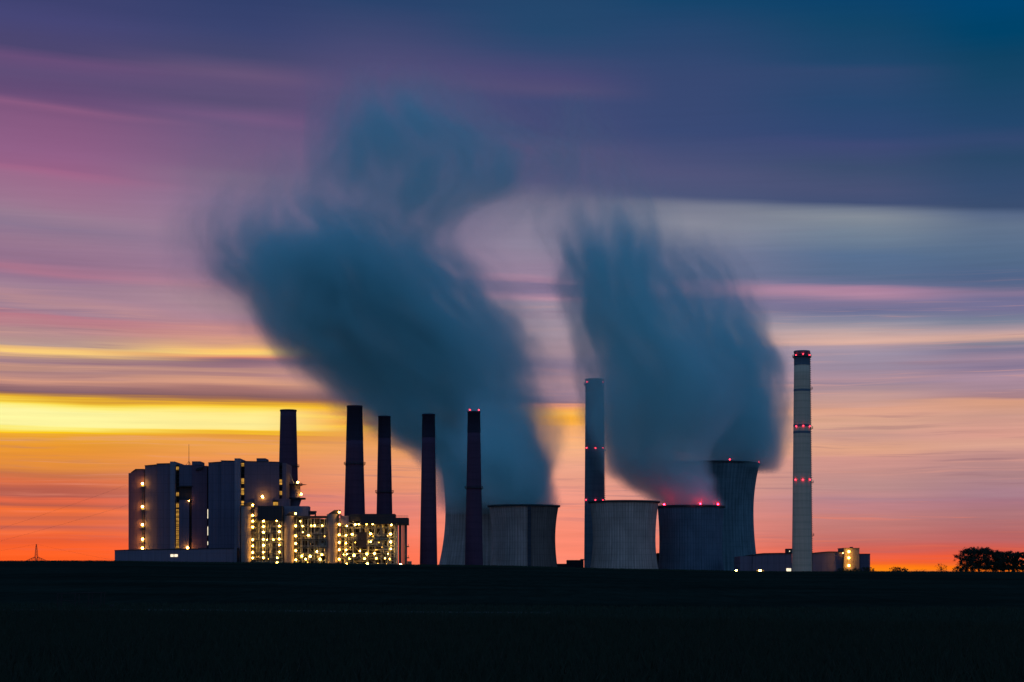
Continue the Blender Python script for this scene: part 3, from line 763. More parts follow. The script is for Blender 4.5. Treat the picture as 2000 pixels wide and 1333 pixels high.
t = thing("absorber_block", (PX(784, YF), YF, GZ), "dark end block of tall pipes under a railed box, right of the lamp-crowded frame", "pipe block")
wall(t, "box", 770.5, 796.5, 1011.5, 1023.5, YF, 18, "clad_dark")
rl = MB()
for h in (0.7, 1.5): rl.box(PX(771, YF), PX(797, YF), YF, YF + 0.12, PZ(1011, YF) + h, PZ(1011, YF) + h + 0.14)
for i in range(9):
    x = PX(771 + i * 3.2, YF); rl.box(x, x + 0.12, YF, YF + 0.12, PZ(1011.4, YF), PZ(1011, YF) + 1.6)
rl.build("handrail", "steel_dark", t)
for i, (x0, x1, m_) in enumerate(((768.5, 770.3, "pipe_metal"), (771, 772.6, "steel_grey"), (773.4, 776.8, "pipe_metal"), (778, 784, "steel_dark"), (785, 788, "silo_paint"), (788.6, 794.6, "steel_dark"))):
    MB().bar((PX((x0 + x1) / 2, YF), YF + 4, GZ), (PX((x0 + x1) / 2, YF), YF + 4, PZ(1023.5, YF)), (x1 - x0) / 2 / F * YF, 14).build("pipe", m_, t, True)
for yy in (1024.5, 1067, 1089):
    wall(t, "walkway", 768 if yy < 1030 else 793, 798, yy, yy + 1.6, YF + 1, 10, "steel_dark")
    wall(t, "handrail", 797.3, 797.9, yy - 4, yy, YF + 1, 0.4, "steel_dark")
MB().lathe(PX(799, YF), YF + 5, [(4.3 * YF / F, GZ), (4.3 * YF / F, PZ(1098, YF)), (5 * YF / F, PZ(1096.5, YF))], 24, cap=True).build("tank", "steel_grey", t, True)

# blocks on top of and behind the frames
t = thing("duct_house", (PX(535, YF + 18), YF + 18, GZ), "grey flat-roofed duct house behind the left steel frame with one lamp on its roof", "duct house")
Yd = YF + 18
wall(t, "wall", 472, 553, 988.8, None, Yd, 14, "clad_grey")
wall(t, "wall", 553, 602, 989, 1009, Yd - 2, 16, "clad_pale")
wall(t, "wall", 553, 602, 1009, None, Yd, 14, "clad_dark")
wall(t, "roof_box", 497, 532.5, 973.5, 988.5, Yd + 1, 8, "clad_grey")
wall(t, "roof_box", 544, 565, 974.5, 988.5, Yd + 1, 8, "clad_grey")
wall(t, "window", 533.5, 543, 981, 987.5, Yd + 3, 0.3, "window_amber")
wall(t, "wall", 532.5, 544, 978, 988.5, Yd + 3.4, 4, "clad_dark")
lamp(t, 512.5, 970.5, Yd - 1, r=0.9)
lamp(t, 602.5 - 88, 970.5 + 2, Yd + 0.5, r=0.3)
MB().prism([(PX(602, Yd), PZ(1005.5, Yd)), (PX(612, Yd), PZ(1005.5, Yd)), (PX(617, Yd), PZ(1001, Yd)), (PX(617, Yd), PZ(998.4, Yd)), (PX(602, Yd), PZ(998.4, Yd))], Yd, Yd + 6).build("canopy", "roof_dark", t)
wall(t, "post", 614.5, 617, 1001, 1009, Yd + 2, 1.5, "roof_dark")
wall(t, "canopy", 476, 494, 982, 988, Yd - 4, 5, "roof_dark", 985)

t = thing("coal_bunker", (PX(574, 1520), 1520, GZ), "dark round bunker with railed platform and two lamps at the foot of the first chimney", "bunker")
Yb = 1520.0; cxb = PX(574, Yb); sb = Yb / F
MB().lathe(cxb, Yb, [(11 * sb, GZ), (11 * sb, PZ(988, Yb)), (13.5 * sb, PZ(980, Yb)), (15 * sb, PZ(976.5, Yb)), (15 * sb, PZ(974.5, Yb)), (12.5 * sb, PZ(972, Yb)), (12.5 * sb, PZ(948.5, Yb)), (11, PZ(947, Yb))], 40, cap=True).build("shell", "clad_grey", t, True)
ring(cxb, Yb, 12.4 * sb, 16.5 * sb, PZ(949, Yb), PZ(947.6, Yb)).build("platform", "steel_dark", t)
ring(cxb, Yb, 11 * sb, 23 * sb, PZ(976, Yb), PZ(973, Yb)).build("platform", "roof_dark", t)
rl = ring(cxb, Yb, 16.2 * sb, 16.5 * sb, PZ(944.4, Yb), PZ(943.9, Yb))
for i in range(20):
    a = math.pi * 2 * i / 20; p = (cxb + 16.3 * sb * math.cos(a), Yb + 16.3 * sb * math.sin(a))
    rl.bar((*p, PZ(948, Yb)), (*p, PZ(944, Yb)), 0.12, 4)
rl.build("handrail", "steel_dark", t)
MB().bar((PX(566, Yb), Yb - 2, PZ(924, Yb)), (PX(574, Yb), Yb - 2, PZ(944, Yb)), 0.25, 5).build("brace", "pipe_metal", t)
wall(t, "hoist", 558.5, 563, 937, 949, Yb - 8, 3, "steel_grey")
MB().bar((PX(562, Yb), Yb - 6, PZ(939, Yb)), (PX(577, Yb), Yb - 7, PZ(948, Yb)), 0.5, 5).build("brace", "steel_grey", t)
lamp(t, 581.5, 942.5, Yb - 7, r=0.8)
lamp(t, 588.3, 965.5, Yb - 4, r=0.8)

# lamp posts standing along the foot of the plant, tops just over the crest
LP = [(541.5, 1100.5, "lamp post with a bright head at the foot of the left steel frame"), (676.5, 1103, "lamp post below the left end of the broad steel frame"), (717.5, 1102.5, "lamp post below the middle of the broad steel frame"), (782.5, 1103.2, "lamp post below the dark end block of pipes"),
      (1438, 1115.5, "lamp post at the foot of the dark blue cooling tower"), (1484.5, 1115.5, "lamp post in front of the low grey halls at right")]
for x, y_, lb in LP:
    Yp = 1440.0
    t = thing("lamp_post", (PX(x, Yp), Yp, GZ), lb, "lamp post", "lamp posts at the foot of the plant")
    MB().bar((PX(x, Yp), Yp + 1.2, GZ), (PX(x, Yp), Yp + 1.2, PZ(y_, Yp)), 0.25, 6, 0.15).bar((PX(x, Yp), Yp + 1.2, PZ(y_ - 0.5, Yp)), (PX(x, Yp), Yp, PZ(y_ - 0.5, Yp)), 0.15, 5).build("pole", "steel_dark", t)
    lamp(t, x, y_, Yp - 0.5, "lamp_white", 1.0)

# ------------------------------------------------------------------ right halls
YR = 1620.0
t = thing("low_hall", (PX(1510, YR), YR, GZ), "low grey hall left of the tallest pale chimney", "hall", "low halls at the right")
wall(t, "wall", 1445, 1472, 1087, None, YR, 40, "hall_grey")
MB().prism([(PX(1470, YR), GZ), (PX(1546, YR), GZ), (PX(1546, YR), PZ(1082, YR)), (PX(1525, YR), PZ(1081.5, YR)), (PX(1490, YR), PZ(1082, YR)), (PX(1470, YR), PZ(1085.5, YR))], YR - 2, YR + 60).build("wall", "hall_grey", t)
MB().prism([(PX(1469, YR), PZ(1085.8, YR)), (PX(1490, YR), PZ(1082.3, YR)), (PX(1525, YR), PZ(1081.6, YR)), (PX(1546, YR), PZ(1082, YR)), (PX(1546, YR), PZ(1080.7, YR)), (PX(1525, YR), PZ(1080.2, YR)), (PX(1490, YR), PZ(1080.8, YR)), (PX(1469, YR), PZ(1084.8, YR))], YR - 3, YR + 60).build("roof", "roof_dark", t)
wall(t, "roof_box", 1536.5, 1548, 1072, 1082, YR + 12, 10, "clad_dark")
wall(t, "window", 1541.5, 1543, 1076, 1078, YR + 11.7, 0.3, "window_pale")
wall(t, "window", 1478, 1492, 1114, 1116.5, YR - 2.4, 0.3, "window_amber")
wall(t, "window", 1536, 1545, 1110.5, 1116.5, YR - 2.4, 0.3, "window_pale")
t = thing("low_hall", (PX(1615, YR), YR, GZ), "low grey hall with curved roof right of the tallest pale chimney", "hall", "low halls at the right")
MB().prism([(PX(1580, YR), GZ), (PX(1648, YR), GZ), (PX(1648, YR), PZ(1079, YR)), (PX(1618, YR), PZ(1078.8, YR)), (PX(1596, YR), PZ(1081, YR)), (PX(1580, YR), PZ(1081.5, YR))], YR, YR + 50).build("wall", "hall_grey", t)
MB().prism([(PX(1580, YR), PZ(1081.3, YR)), (PX(1596, YR), PZ(1080.8, YR)), (PX(1618, YR), PZ(1078.8, YR)), (PX(1648, YR), PZ(1079, YR)), (PX(1648, YR), PZ(1077.8, YR)), (PX(1618, YR), PZ(1077.4, YR)), (PX(1596, YR), PZ(1079.6, YR)), (PX(1580, YR), PZ(1080.2, YR))], YR - 1, YR + 50).build("roof", "roof_dark", t)
lamp(t, 1646.5, 1081, YR - 1.5, r=0.4)
t = thing("stair_house", (PX(1664, YR), YR - 6, GZ), "tall pale stair house with three lamps one above the other", "stair house")
wall(t, "wall", 1648.3, 1678.5, 1071.5, None, YR - 6, 30, "silo_paint")
wall(t, "parapet", 1647.8, 1679, 1070.6, 1071.5, YR - 6.6, 31, "roof_dark")
wall(t, "vent", 1661, 1666, 1068.6, 1070.5, YR, 4, "steel_dark")
for yy in (1078, 1090, 1105): lamp(t, 1658, yy, YR - 9, r=0.85)
lamp(t, 1657.5, 1116, YR - 9, r=0.5)
t = thing("annex", (PX(1690, YR), YR - 2, GZ), "plain grey annex at the far right end of the halls", "annex")
wall(t, "wall", 1678.7, 1699.5, 1082.7, None, YR - 3, 30, "clad_grey")
wall(t, "parapet", 1678.9, 1699.9, 1081.8, 1082.7, YR - 3.4, 31, "roof_dark")

t = thing("pump_house", (PX(1115, 1780), 1780, GZ), "low dark stepped pump house between the grey tower and the banded chimney", "pump house")
wall(t, "wall", 1085, 1108.5, 1101.5, None, 1780, 30, "clad_dark")
wall(t, "wall", 1108, 1140, 1094.2, None, 1778, 30, "clad_dark")
wall(t, "roof_box", 1134, 1141, 1092.3, 1094.2, 1784, 10, "roof_dark")
t = thing("valve_house", (PX(1284, 1740), 1740, GZ), "tiny dark hut with a pole seen between the pale and the dark cooling tower", "hut")
wall(t, "wall", 1283.5, 1290, 1080.5, None, 1740, 8, "clad_dark")
wall(t, "pole", 1281.6, 1282.4, 1082, None, 1738, 0.4, "steel_dark")
wall(t, "beam", 1280.4, 1284, 1084, 1085, 1738.5, 0.4, "steel_dark")

# ------------------------------------------------------------------ pylon and power lines
Yq = 2000.0
t = thing("pylon", (PX(71, Yq), Yq, GZ), "lattice pylon top showing over the left end of the crest", "pylon")
b = MB()
xw = lambda x: PX(x, Yq)
for s1 in (-1, 1):
    for s2 in (-1, 1):
        b.bar((xw(71) + s1 * 6, Yq + s2 * 6, GZ), (xw(71) + s1 * 1.5, Yq + s2 * 1.5, PZ(1088, Yq)), 0.2, 4)
        b.bar((xw(71) + s1 * 1.5, Yq + s2 * 1.5, PZ(1088, Yq)), (xw(71) + s1 * .3, Yq + s2 * .3, PZ(1063, Yq)), 0.15, 4)
zz = np.linspace(PZ(1088, Yq), PZ(1064, Yq), 9)
for i, (za, zb_) in enumerate(zip(zz, zz[1:])):
    ra, rb_ = 1.5 - 1.2 * i / 8, 1.5 - 1.2 * (i + 1) / 8
    for s2 in (-1, 1):
        b.bar((xw(71) - ra, Yq + s2 * ra, za), (xw(71) + rb_, Yq + s2 * rb_, zb_), 0.08, 4).bar((xw(71) + ra, Yq + s2 * ra, za), (xw(71) - rb_, Yq + s2 * rb_, zb_), 0.08, 4)
zz = np.linspace(GZ, PZ(1088, Yq), 9)
for i, (za, zb_) in enumerate(zip(zz, zz[1:])):
    ra, rb_ = 6 - 4.5 * i / 8, 6 - 4.5 * (i + 1) / 8
    for s2 in (-1, 1):
        b.bar((xw(71) - ra, Yq + s2 * ra, za), (xw(71) + rb_, Yq + s2 * rb_, zb_), 0.2, 4).bar((xw(71) + ra, Yq + s2 * ra, za), (xw(71) - rb_, Yq + s2 * rb_, zb_), 0.2, 4)
b.build("mast", "steel_dark", t)
for s1 in (-1, 1):
    b = MB()
    for s2 in (-1, 1):
        top = (xw(71) + s1 * 1.5, Yq + s2 * 1.3, PZ(1088, Yq)); tip = (xw(71 + s1 * 22.5), Yq, PZ(1096.6, Yq)); low = (xw(71) + s1 * 2, Yq + s2 * 1.5, PZ(1097, Yq))
        b.bar(top, tip, 0.16, 4).bar(low, tip, 0.14, 4)
        for k in range(1, 6):
            f1, f2 = k / 6, (k + 0.5) / 6
            pa = [low[i] + (tip[i] - low[i]) * f1 for i in range(3)]; pb = [top[i] + (tip[i] - top[i]) * f1 for i in range(3)]; pc = [low[i] + (tip[i] - low[i]) * f2 for i in range(3)]
            b.bar(pa, pb, 0.09, 4).bar(pb, pc, 0.09, 4)
    b.build("crossarm", "steel_dark", t)


def wire(label, p, q_, sag, r=0.045):
    b = MB(); n = 24; pts = []
    for i in range(n + 1):
        f = i / n
        pts.append((p[0] + (q_[0] - p[0]) * f, p[1] + (q_[1] - p[1]) * f, p[2] + (q_[2] - p[2]) * f - sag * 4 * f * (1 - f)))
    for a, c in zip(pts, pts[1:]): b.bar(a, c, r, 4)
    tag(b.build("power_line", "steel_dark"), label, "power line", "power lines at the left")


wire("upper thin power line rising to the narrow boiler house", (PX(-60, 1700), 1700, PZ(1052, 1700)), (PX(251.5, 1510), 1510, PZ(946, 1510)), 1.2)
wire("lower thin power line rising to the narrow boiler house", (PX(-60, 1700), 1700, PZ(1072, 1700)), (PX(251.5, 1510), 1510, PZ(986, 1510)), 1.2)
wire("thin power line running left from the pylon top", (PX(-80, 1960), 1960, PZ(1087, 1960)), (PX(71, 2000), 2000, PZ(1063, 2000)), 1.0, 0.04)
wire("thin power line sinking right from the pylon top towards the hall", (PX(71, 2000), 2000, PZ(1063, 2000)), (PX(290, 2040), 2040, PZ(1105, 2040)), 1.5, 0.04)

# ------------------------------------------------------------------ trees and shrubs on the crest


def tree(name, label, cat, cx_px, w_px, top_row, Y, seed, leaf, n, low=0.12, group=None, lobes=9, squash=0.9, gaps=0.35):
    g = np.random.default_rng(seed); rr = random.Random(seed)
    x0 = PX(cx_px, Y); z0 = float(ground(x0, Y)) - 0.05
    H = PZ(top_row, Y) - z0; W = w_px / 2 / F * Y
    t = thing(name, (x0, Y, z0), label, cat, group)
    tr = MB()
    lean = rr.uniform(-.1, .1) * W
    p0 = np.array((x0, Y, z0 - 0.3)); p1 = np.array((x0 + lean, Y, z0 + H * 0.38))
    rad = max(0.035 * H, 0.02)
    tr.bar(p0, (p0 + p1) / 2, rad, 7, rad * .8).bar((p0 + p1) / 2, p1, rad * .8, 7, rad * .6)
    centers = []
    for i in range(lobes * 2):
        i = i / 2
        fx = -0.86 + 1.72 * (i + rr.uniform(0.1, 0.9)) / lobes
        fy = rr.uniform(-.6, .6) * math.sqrt(max(0.05, 1 - fx * fx))
        top = H * math.sqrt(max(0.08, 1 - abs(fx * 0.96) ** 3.2))
        r = W * rr.uniform(0.17, 0.27)
        for lv in ((1.0, 0.62, 0.26) if low > 0.05 else (1.0, 0.4)):
            c = np.array((x0 + fx * W, Y + fy * W, z0 + max(H * 0.06, (top - r * squash * 0.9) * lv * rr.uniform(0.88, 1.0))))
            centers.append((c, r))
            tr.bar(p1 - (p1 - p0) * rr.uniform(0, .6), c, rad * .35, 5, rad * .1)
    centers.append((np.array((x0 + lean, Y, z0 + H * 0.62)), W * 0.36))
    centers.append((np.array((x0 - W * .2, Y, z0 + H * 0.45)), W * 0.36))
    centers.append((np.array((x0 + W * .3, Y, z0 + H * 0.4)), W * 0.33))
    tr.build("trunk", "bark", t)
    per = n // len(centers)
    P = []
    for c, r in centers:
        d_ = g.normal(size=(per, 3)); d_ /= np.linalg.norm(d_, axis=1)[:, None]
        rad_ = r * g.random(per) ** 0.42
        # leaves gather in small sprays
        k = max(3, per // 28)
        hub = d_[:k] * (rad_[:k, None])
        idx = g.integers(0, k, per)
        pos = hub[idx] + g.normal(0, r * gaps * 0.45, (per, 3))
        pos[:, 2] *= squash
        hz = (c[2] + hub[:, 2] - z0) / H
        keep = g.random(k) > np.where(hz < 0.55, 0.50, np.where(hz < 0.72, 0.3, 0.0)) * (low > 0.05)
        P.append((c + pos)[keep[idx]])
    P = np.concatenate(P)
    P = P[(P[:, 2] > z0 + 0.02) & (P[:, 2] < z0 + H)]
    m = len(P)
    u_ = g.normal(size=(m, 3)); u_ /= np.linalg.norm(u_, axis=1)[:, None]
    w_ = g.normal(size=(m, 3)); w_ -= (w_ * u_).sum(1)[:, None] * u_; w_ /= np.linalg.norm(w_, axis=1)[:, None]
    s_ = leaf * g.uniform(0.6, 1.3, (m, 1))
    V = np.stack([P - u_ * s_, P + w_ * s_ * .6, P + u_ * s_, P - w_ * s_ * .6], 1).reshape(-1, 3) - np.array((x0, Y, z0))
    me = bpy.data.meshes.new("crown")
    me.vertices.add(4 * m); me.vertices.foreach_set("co", V.ravel())
    me.loops.add(4 * m); me.loops.foreach_set("vertex_index", np.arange(4 * m, dtype=np.int32))
    me.polygons.add(m); me.polygons.foreach_set("loop_start", np.arange(0, 4 * m, 4, dtype=np.int32))
    me.update(calc_edges=True); me.materials.append(MATS["leaf_green"])
    o = bpy.data.objects.new("crown", me); S.collection.objects.link(o); o.parent = t
    return t


GT = "trees at the right end of the crest"
tree("broadleaf_tree", "largest domed dark tree on the crest near the right edge", "tree", 1913, 100, 1068.5, 505, 1, 0.16, 36000, group=GT, lobes=13)
tree("broadleaf_tree", "middle dark tree joined to the right side of the largest tree", "tree", 1960, 64, 1076, 512, 2, 0.16, 20000, group=GT)
tree("broadleaf_tree", "dark tree cut by the right edge of the view", "tree", 1998, 62, 1078, 503, 3, 0.16, 20000, group=GT)
tree("shrub", "low rounded dark shrub on the crest right of the plain annex", "shrub", 1754, 38, 1107.5, 500, 4, 0.13, 1500, low=0.0, group="shrubs on the crest", lobes=7)
tree("sapling", "thin open sapling left of the largest tree", "sapling", 1838, 26, 1101, 500, 5, 0.11, 420, group="shrubs on the crest", lobes=7, gaps=0.5)
tree("shrub", "low ragged shrub filling the foot of the largest tree's left side", "shrub", 1872, 30, 1108, 502, 6, 0.12, 900, low=0.0, group="shrubs on the crest", lobes=6)
for i, (cx_, w_, tp, lb) in enumerate(((1645, 26, 1109.5, "low dark shrub in front of the stair house's left corner"), (1668, 24, 1110, "low dark shrub under the lamps of the stair house"), (1692, 30, 1107, "ragged dark shrub in front of the plain annex"))):
    tree("shrub", lb, "shrub", cx_, w_, tp, 505 + i, 10 + i, 0.12, 900, low=0.0, group="shrubs on the crest", lobes=6)
for i, (cx_, w_, tp, lb) in enumerate(((1790, 14, 1112, "wispy weed right of the rounded shrub"), (1803, 18, 1111, "wispy weed in the middle of the bare stretch of crest"), (1820, 10, 1114.5, "tiny weed just left of the sapling"), (1706, 8, 1110, "tiny spindly weed at the foot of the annex's right corner"))):
    tree("weed", lb, "weed", cx_, w_, tp, 500, 20 + i, 0.07, 90, low=0.0, group="weeds on the crest", lobes=6, gaps=0.5)

# ------------------------------------------------------------------ metal frame standing in the field
Yg = 100.0
x0, x1 = PX(112, Yg), PX(199, Yg)
zg = float(ground((x0 + x1) / 2, Yg))
t = thing("field_rack", ((x0 + x1) / 2, Yg, zg), "low dark rack frame standing beside the farm track", "rack")
zt = zg + 0.80
b = MB().bar((x0, Yg, zt - 0.02), (x1, Yg, zt + 0.04), 0.03, 6).bar((x0, Yg + 0.9, zt - 0.02), (x1, Yg + 0.9, zt + 0.04), 0.03, 6)
b.build("top_rail", "wood_dark", t)
for x in (x0 + 0.03, x0 + 1.0, x0 + 1.75, x1 - 0.05):
    for dy in (0, 0.9):
        MB().bar((x - 0.03, Yg + dy, zg - 0.1), (x, Yg + dy, zt), 0.032, 6).build("post", "wood_dark", t)
MB().bar((x0 + 1.3, Yg, zg + 0.1), (x1, Yg, zg + 0.02), 0.028, 5).bar((x0, Yg, zg + 0.4), (x0 + 1.1, Yg, zg + 0.38), 0.02, 5).build("lower_rail", "wood_dark", t)
MB().bar((x0 + 0.1, Yg, zg + 0.05), (x0 + 0.25, Yg, zt - 0.05), 0.02, 5).bar((x0 + 0.5, Yg, zg + 0.45), (x0 + 1.0, Yg, zg + 0.15), 0.02, 5).bar((x0 + 1.75, Yg, zg + 0.3), (x1, Yg, zg + 0.05), 0.02, 5).build("brace", "wood_dark", t)
xs_ = PX(220, Yg)
tag(MB().lathe(xs_, Yg, [(0.12, zg - 0.05), (0.16, zg + 0.02), (0.15, zg + 0.12), (0.09, zg + 0.17)], 9, cap=True).build("field_stone", "wood_dark"), "small dark stone lying right of the rack frame", "stone")

# ------------------------------------------------------------------ steam
def steam(name, label, Y, box, strands, dens, seed, res=3.0, color=(0.78, 0.985, 0.99), aniso=0.35):
    """A volume whose density is a sum of bent, streaked strands. box = (x0,x1,ytop,ybot,half depth m); a strand is a list of
    (row, x left, x right, density, y offset m, half depth m)"""
    xa, xb, yt, yb, hd = box
    mn = (PX(xa, Y), Y - hd, PZ(yb, Y)); mx = (PX(xb, Y), Y + hd, PZ(yt, Y))
    cen = np.array([(a + b_) / 2 for a, b_ in zip(mn, mx)])
    ng = bpy.data.node_groups.new(name, "GeometryNodeTree")
    ng.interface.new_socket(name="Geometry", in_out="OUTPUT", socket_type="NodeSocketGeometry")
    k = NT(ng)
    out = k.n("NodeGroupOutput")
    vc = k.n("GeometryNodeVolumeCube")
    for i in range(3):
        vc.inputs["Min"].default_value[i] = mn[i] - cen[i]; vc.inputs["Max"].default_value[i] = mx[i] - cen[i]
    for i, ax in enumerate("XYZ"):
        vc.inputs["Resolution " + ax].default_value = max(8, int((mx[i] - mn[i]) / res))
    p = k.sep(k.n("GeometryNodeInputPosition").outputs[0])
    s = Y / F
    # domain warp: billows
    pos = k.n("GeometryNodeInputPosition").outputs[0]
    wn = k.n("ShaderNodeTexNoise"); k.put(pos, wn.inputs["Vector"])
    wn.inputs["Scale"].default_value = 1 / 85.0; wn.inputs["Detail"].default_value = 3.5
    wc = k.n("ShaderNodeSeparateXYZ"); k.put(wn.outputs["Color"], wc.inputs[0])
    x = k.m("ADD", p[0], k.m("MULTIPLY_ADD", wc.outputs[0], 60, -30))
    y = k.m("ADD", p[1], k.m("MULTIPLY_ADD", wc.outputs[1], 60, -30))
    z = p[2]
    wz = k.m("ADD", p[2], k.m("MULTIPLY_ADD", wc.outputs[2], 50, -25))
    total = None
    for si, st in enumerate(strands):
        z_of = lambda r_: PZ(r_, Y) - cen[2]
        rows = sorted(st, key=lambda e: -e[0])          # bottom to top
        zb_, zt_ = z_of(rows[0][0]), z_of(rows[-1][0])
        tpar = k.m("DIVIDE", k.m("SUBTRACT", z, zb_), zt_ - zb_, clamp=True)
        tw = k.m("DIVIDE", k.m("SUBTRACT", wz, zb_), zt_ - zb_, clamp=True)

        def curve(t_, vals):
            lo, hi = min(vals), max(vals)
            if hi - lo < 1e-6: return lo
            c = k.n("ShaderNodeFloatCurve")
            cu = c.mapping.curves[0]
            ps = [((z_of(e[0]) - zb_) / (zt_ - zb_), (v - lo) / (hi - lo)) for e, v in zip(rows, vals)]
            cu.points[0].location = ps[0]; cu.points[1].location = ps[-1]
            for q_ in ps[1:-1]: cu.points.new(*q_)
            for pt in cu.points: pt.handle_type = "AUTO_CLAMPED"
            c.mapping.update()
            k.put(t_, c.inputs["Value"])
            return k.m("MULTIPLY_ADD", c.outputs[0], hi - lo, lo)
        cxs = curve(tpar, [PX((e[1] + e[2]) / 2, Y) - cen[0] for e in rows])
        rxs = curve(tpar, [(e[2] - e[1]) / 2 * s for e in rows])
        cys = curve(tpar, [e[4] for e in rows])
        rys = curve(tpar, [e[5] for e in rows])
        dn = curve(tw, [e[3] for e in rows])
        u = k.m("DIVIDE", k.m("SUBTRACT", x, cxs), rxs)
        v = k.m("DIVIDE", k.m("SUBTRACT", y, cys), rys)
        r = k.m("SQRT", k.m("ADD", k.m("MULTIPLY", u, u), k.m("MULTIPLY", v, v)))
        # streaks follow the flow lines (u, v constant)
        L = (zt_ - zb_)
        sc = L / 95.0
        n1 = k.noise(k.xyz(k.m("MULTIPLY_ADD", u, 2.2, seed + si * 9.1), k.m("MULTIPLY", v, 2.2), k.m("MULTIPLY", tpar, sc * 1.5)), 1, 3, 0.5, 0.0)
        n2 = k.noise(k.xyz(k.m("MULTIPLY_ADD", u, 3.0, seed + 31 + si * 4.7), k.m("MULTIPLY", v, 2.0), k.m("MULTIPLY", tpar, sc * 1.5)), 1, 3, 0.5, 0.0)
        # noise bites harder the higher (older) the steam
        amp = k.m("MULTIPLY_ADD", tpar, 1.7, 0.7)
        e_ = k.m("SUBTRACT", k.m("ADD", 1.0, k.m("MULTIPLY", k.m("SUBTRACT", n1, 0.48), amp)), r)
        e_ = k.m("DIVIDE", e_, k.m("MULTIPLY_ADD", k.m("MULTIPLY", tpar, tpar), 2.6, 1.0))
        sh = k.sm(e_, -0.36, 0.36)
        st2 = k.m("MAXIMUM", k.m("MULTIPLY_ADD", k.sm(n2, 0.28, 0.70, -1.0, 0.9), k.m("MINIMUM", k.m("MULTIPLY_ADD", tpar, 1.1, 0.25), 1.0), 1.0), 0.02)
        d_ = k.m("MULTIPLY", k.m("MULTIPLY", sh, dn), st2)
        lo_cut = k.m("GREATER_THAN", z, zb_)
        hi_cut = k.m("LESS_THAN", z, zt_)
        d_ = k.m("MULTIPLY", d_, k.m("MULTIPLY", lo_cut, hi_cut))
        total = d_ if total is None else k.m("ADD", total, d_)
    k.put(k.m("MULTIPLY", total, dens), vc.inputs["Density"])
    vol = bpy.data.volumes.new(name)
    m = bpy.data.materials.new(name); m.use_nodes = True
    kk = NT(m.node_tree)
    m.node_tree.nodes.remove(m.node_tree.nodes["Principled BSDF"])
    mo = [n for n in m.node_tree.nodes if n.type == "OUTPUT_MATERIAL"][0]
    pv = kk.n("ShaderNodeVolumePrincipled")
    pv.inputs["Color"].default_value = (*color, 1)
    pv.inputs["Density"].default_value = 1.0
    pv.inputs["Anisotropy"].default_value = aniso
    m.node_tree.links.new(pv.outputs[0], mo.inputs["Volume"])
    sm_ = k.n("GeometryNodeSetMaterial"); sm_.inputs["Material"].default_value = m
    k.put(vc.outputs[0], sm_.inputs[0]); k.put(sm_.outputs[0], out.inputs[0])
    vol.materials.append(m)
    o = bpy.data.objects.new(name, vol); S.collection.objects.link(o)
    o.location = tuple(cen)
    md = o.modifiers.new("steam", "NODES"); md.node_group = ng
    tag(o, label, "steam plume", "steam plumes over the cooling towers")
    vol.render.step_size = res * 2.0
    return o


A = [(1010, 880, 1040, 0.0, -50, 40), (985, 866, 1052, 0.5, -52, 42), (940, 860, 1058, 1.5, -48, 48), (905, 842, 1058, 1.6, -32, 50), (860, 778, 1048, 1.3, -15, 52), (800, 706, 1028, 1.2, -8, 55), (750, 672, 1008, 1.2, -12, 58), (700, 630, 985, 1.2, -15, 60), (650, 590, 955, 1.2, -18, 60), (600, 566, 908, 1.2, -20, 60), (550, 552, 872, 1.15, -22, 60), (500, 548, 815, 0.95, -24, 60), (460, 540, 780, 0.5, -26, 56), (425, 545, 710, 0.30, -28, 50), (390, 550, 670, 0.12, -30, 44), (350, 555, 660, 0.05, -30, 42), (305, 560, 650, 0.0, -30, 40)]
A2 = [(760, 650, 780, 0.0, -10, 30), (700, 560, 760, 0.22, -10, 36), (650, 520, 700, 0.36, -10, 38), (600, 490, 670, 0.42, -12, 40), (550, 438, 630, 0.36, -14, 42), (510, 408, 590, 0.28, -16, 42), (470, 392, 560, 0.20, -16, 42), (435, 395, 550, 0.12, -16, 40), (390, 410, 560, 0.06, -16, 38), (320, 430, 560, 0.0, -16, 36)]
B = [(992, 950, 1085, 0.0, 0, 26), (982, 945, 1084, 1.4, -6, 31), (930, 925, 1064, 1.5, -6, 34), (870, 905, 1043, 0.9, 0, 36), (800, 905, 1024, 0.40, 8, 36), (735, 895, 1045, 0.11, 10, 38), (650, 865, 1064, 0.075, 12, 40), (580, 815, 1035, 0.075, 14, 44), (510, 730, 940, 0.12, 16, 48), (450, 668, 905, 0.24, 18, 50), (400, 652, 945, 0.32, 20, 50), (350, 650, 1005, 0.43, 20, 52), (300, 655, 1005, 0.50, 20, 50), (250, 662, 945, 0.50, 20, 46), (205, 665, 905, 0.32, 20, 42), (165, 672, 890, 0.10, 20, 40), (125, 680, 880, 0.0, 20, 40)]
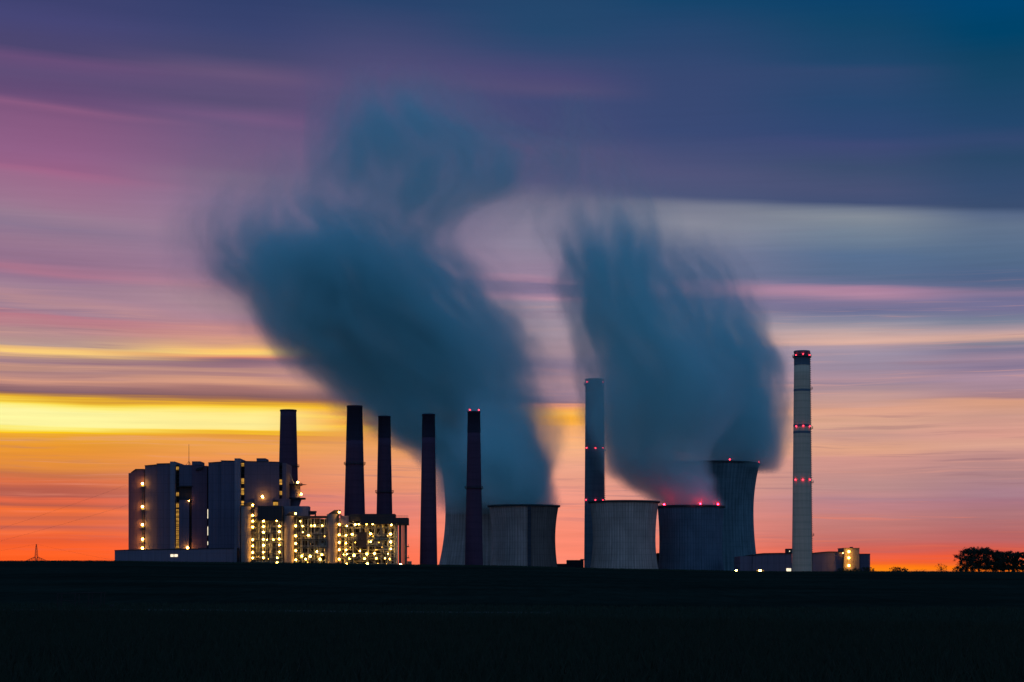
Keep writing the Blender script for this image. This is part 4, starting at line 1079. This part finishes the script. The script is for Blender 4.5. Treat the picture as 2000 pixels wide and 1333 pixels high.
C = [(995, 1292, 1406, 0.0, 0, 24), (986, 1286, 1398, 1.5, 0, 30), (940, 1230, 1374, 1.6, 0, 34), (895, 1194, 1352, 1.3, -4, 38), (840, 1180, 1385, 1.1, -6, 42), (760, 1175, 1420, 1.0, -8, 46), (700, 1164, 1375, 1.0, -10, 48), (640, 1146, 1335, 1.0, -12, 50), (590, 1130, 1312, 1.0, -14, 50), (540, 1108, 1292, 0.9, -16, 48), (490, 1090, 1284, 0.46, -18, 46), (440, 1086, 1268, 0.24, -20, 44), (400, 1088, 1248, 0.14, -20, 42), (360, 1088, 1222, 0.10, -20, 40), (310, 1090, 1196, 0.11, -20, 36), (260, 1092, 1176, 0.09, -20, 32), (185, 1098, 1165, 0.0, -20, 30)]
D = [(928, 1420, 1492, 0.0, -10, 26), (914, 1375, 1504, 0.9, -5, 42), (880, 1366, 1508, 1.2, 0, 48), (840, 1358, 1518, 1.2, 0, 50), (790, 1348, 1520, 1.2, 0, 52), (740, 1338, 1510, 1.1, 0, 52), (690, 1340, 1498, 1.0, 0, 50), (640, 1330, 1474, 0.75, 0, 44), (590, 1318, 1455, 0.5, 0, 42), (540, 1295, 1430, 0.3, 0, 40), (490, 1250, 1385, 0.14, 0, 42), (430, 1245, 1350, 0.0, 0, 40)]
A3 = [(690, 520, 720, 0.0, -14, 40), (620, 430, 700, 0.07, -14, 44), (540, 385, 690, 0.09, -14, 48), (460, 385, 690, 0.09, -14, 50), (390, 415, 690, 0.07, -14, 48), (320, 440, 690, 0.035, -14, 46), (250, 470, 690, 0.0, -14, 40)]
DENS = 0.055
steam("steam_plume", "vast dark steam plume leaning far left from the tower with the lost rim", 1850, (320, 1110, 240, 1010, 85), (A, A2, A3), DENS, 1.0)
steam("steam_plume", "thinner steam plume curling up from the grey tower with the stair stripe", 1650, (600, 1130, 120, 1000, 75), (B,), DENS, 5.0)
steam("steam_plume", "dark steam plume rising from the dark tower with red rim lights", 1690, (1040, 1470, 160, 1002, 70), (C,), DENS, 13.0)
steam("steam_plume", "bulging dark steam plume over the dark blue tower, beside the tallest chimney", 1900, (1220, 1570, 410, 940, 70), (D,), DENS, 21.0)
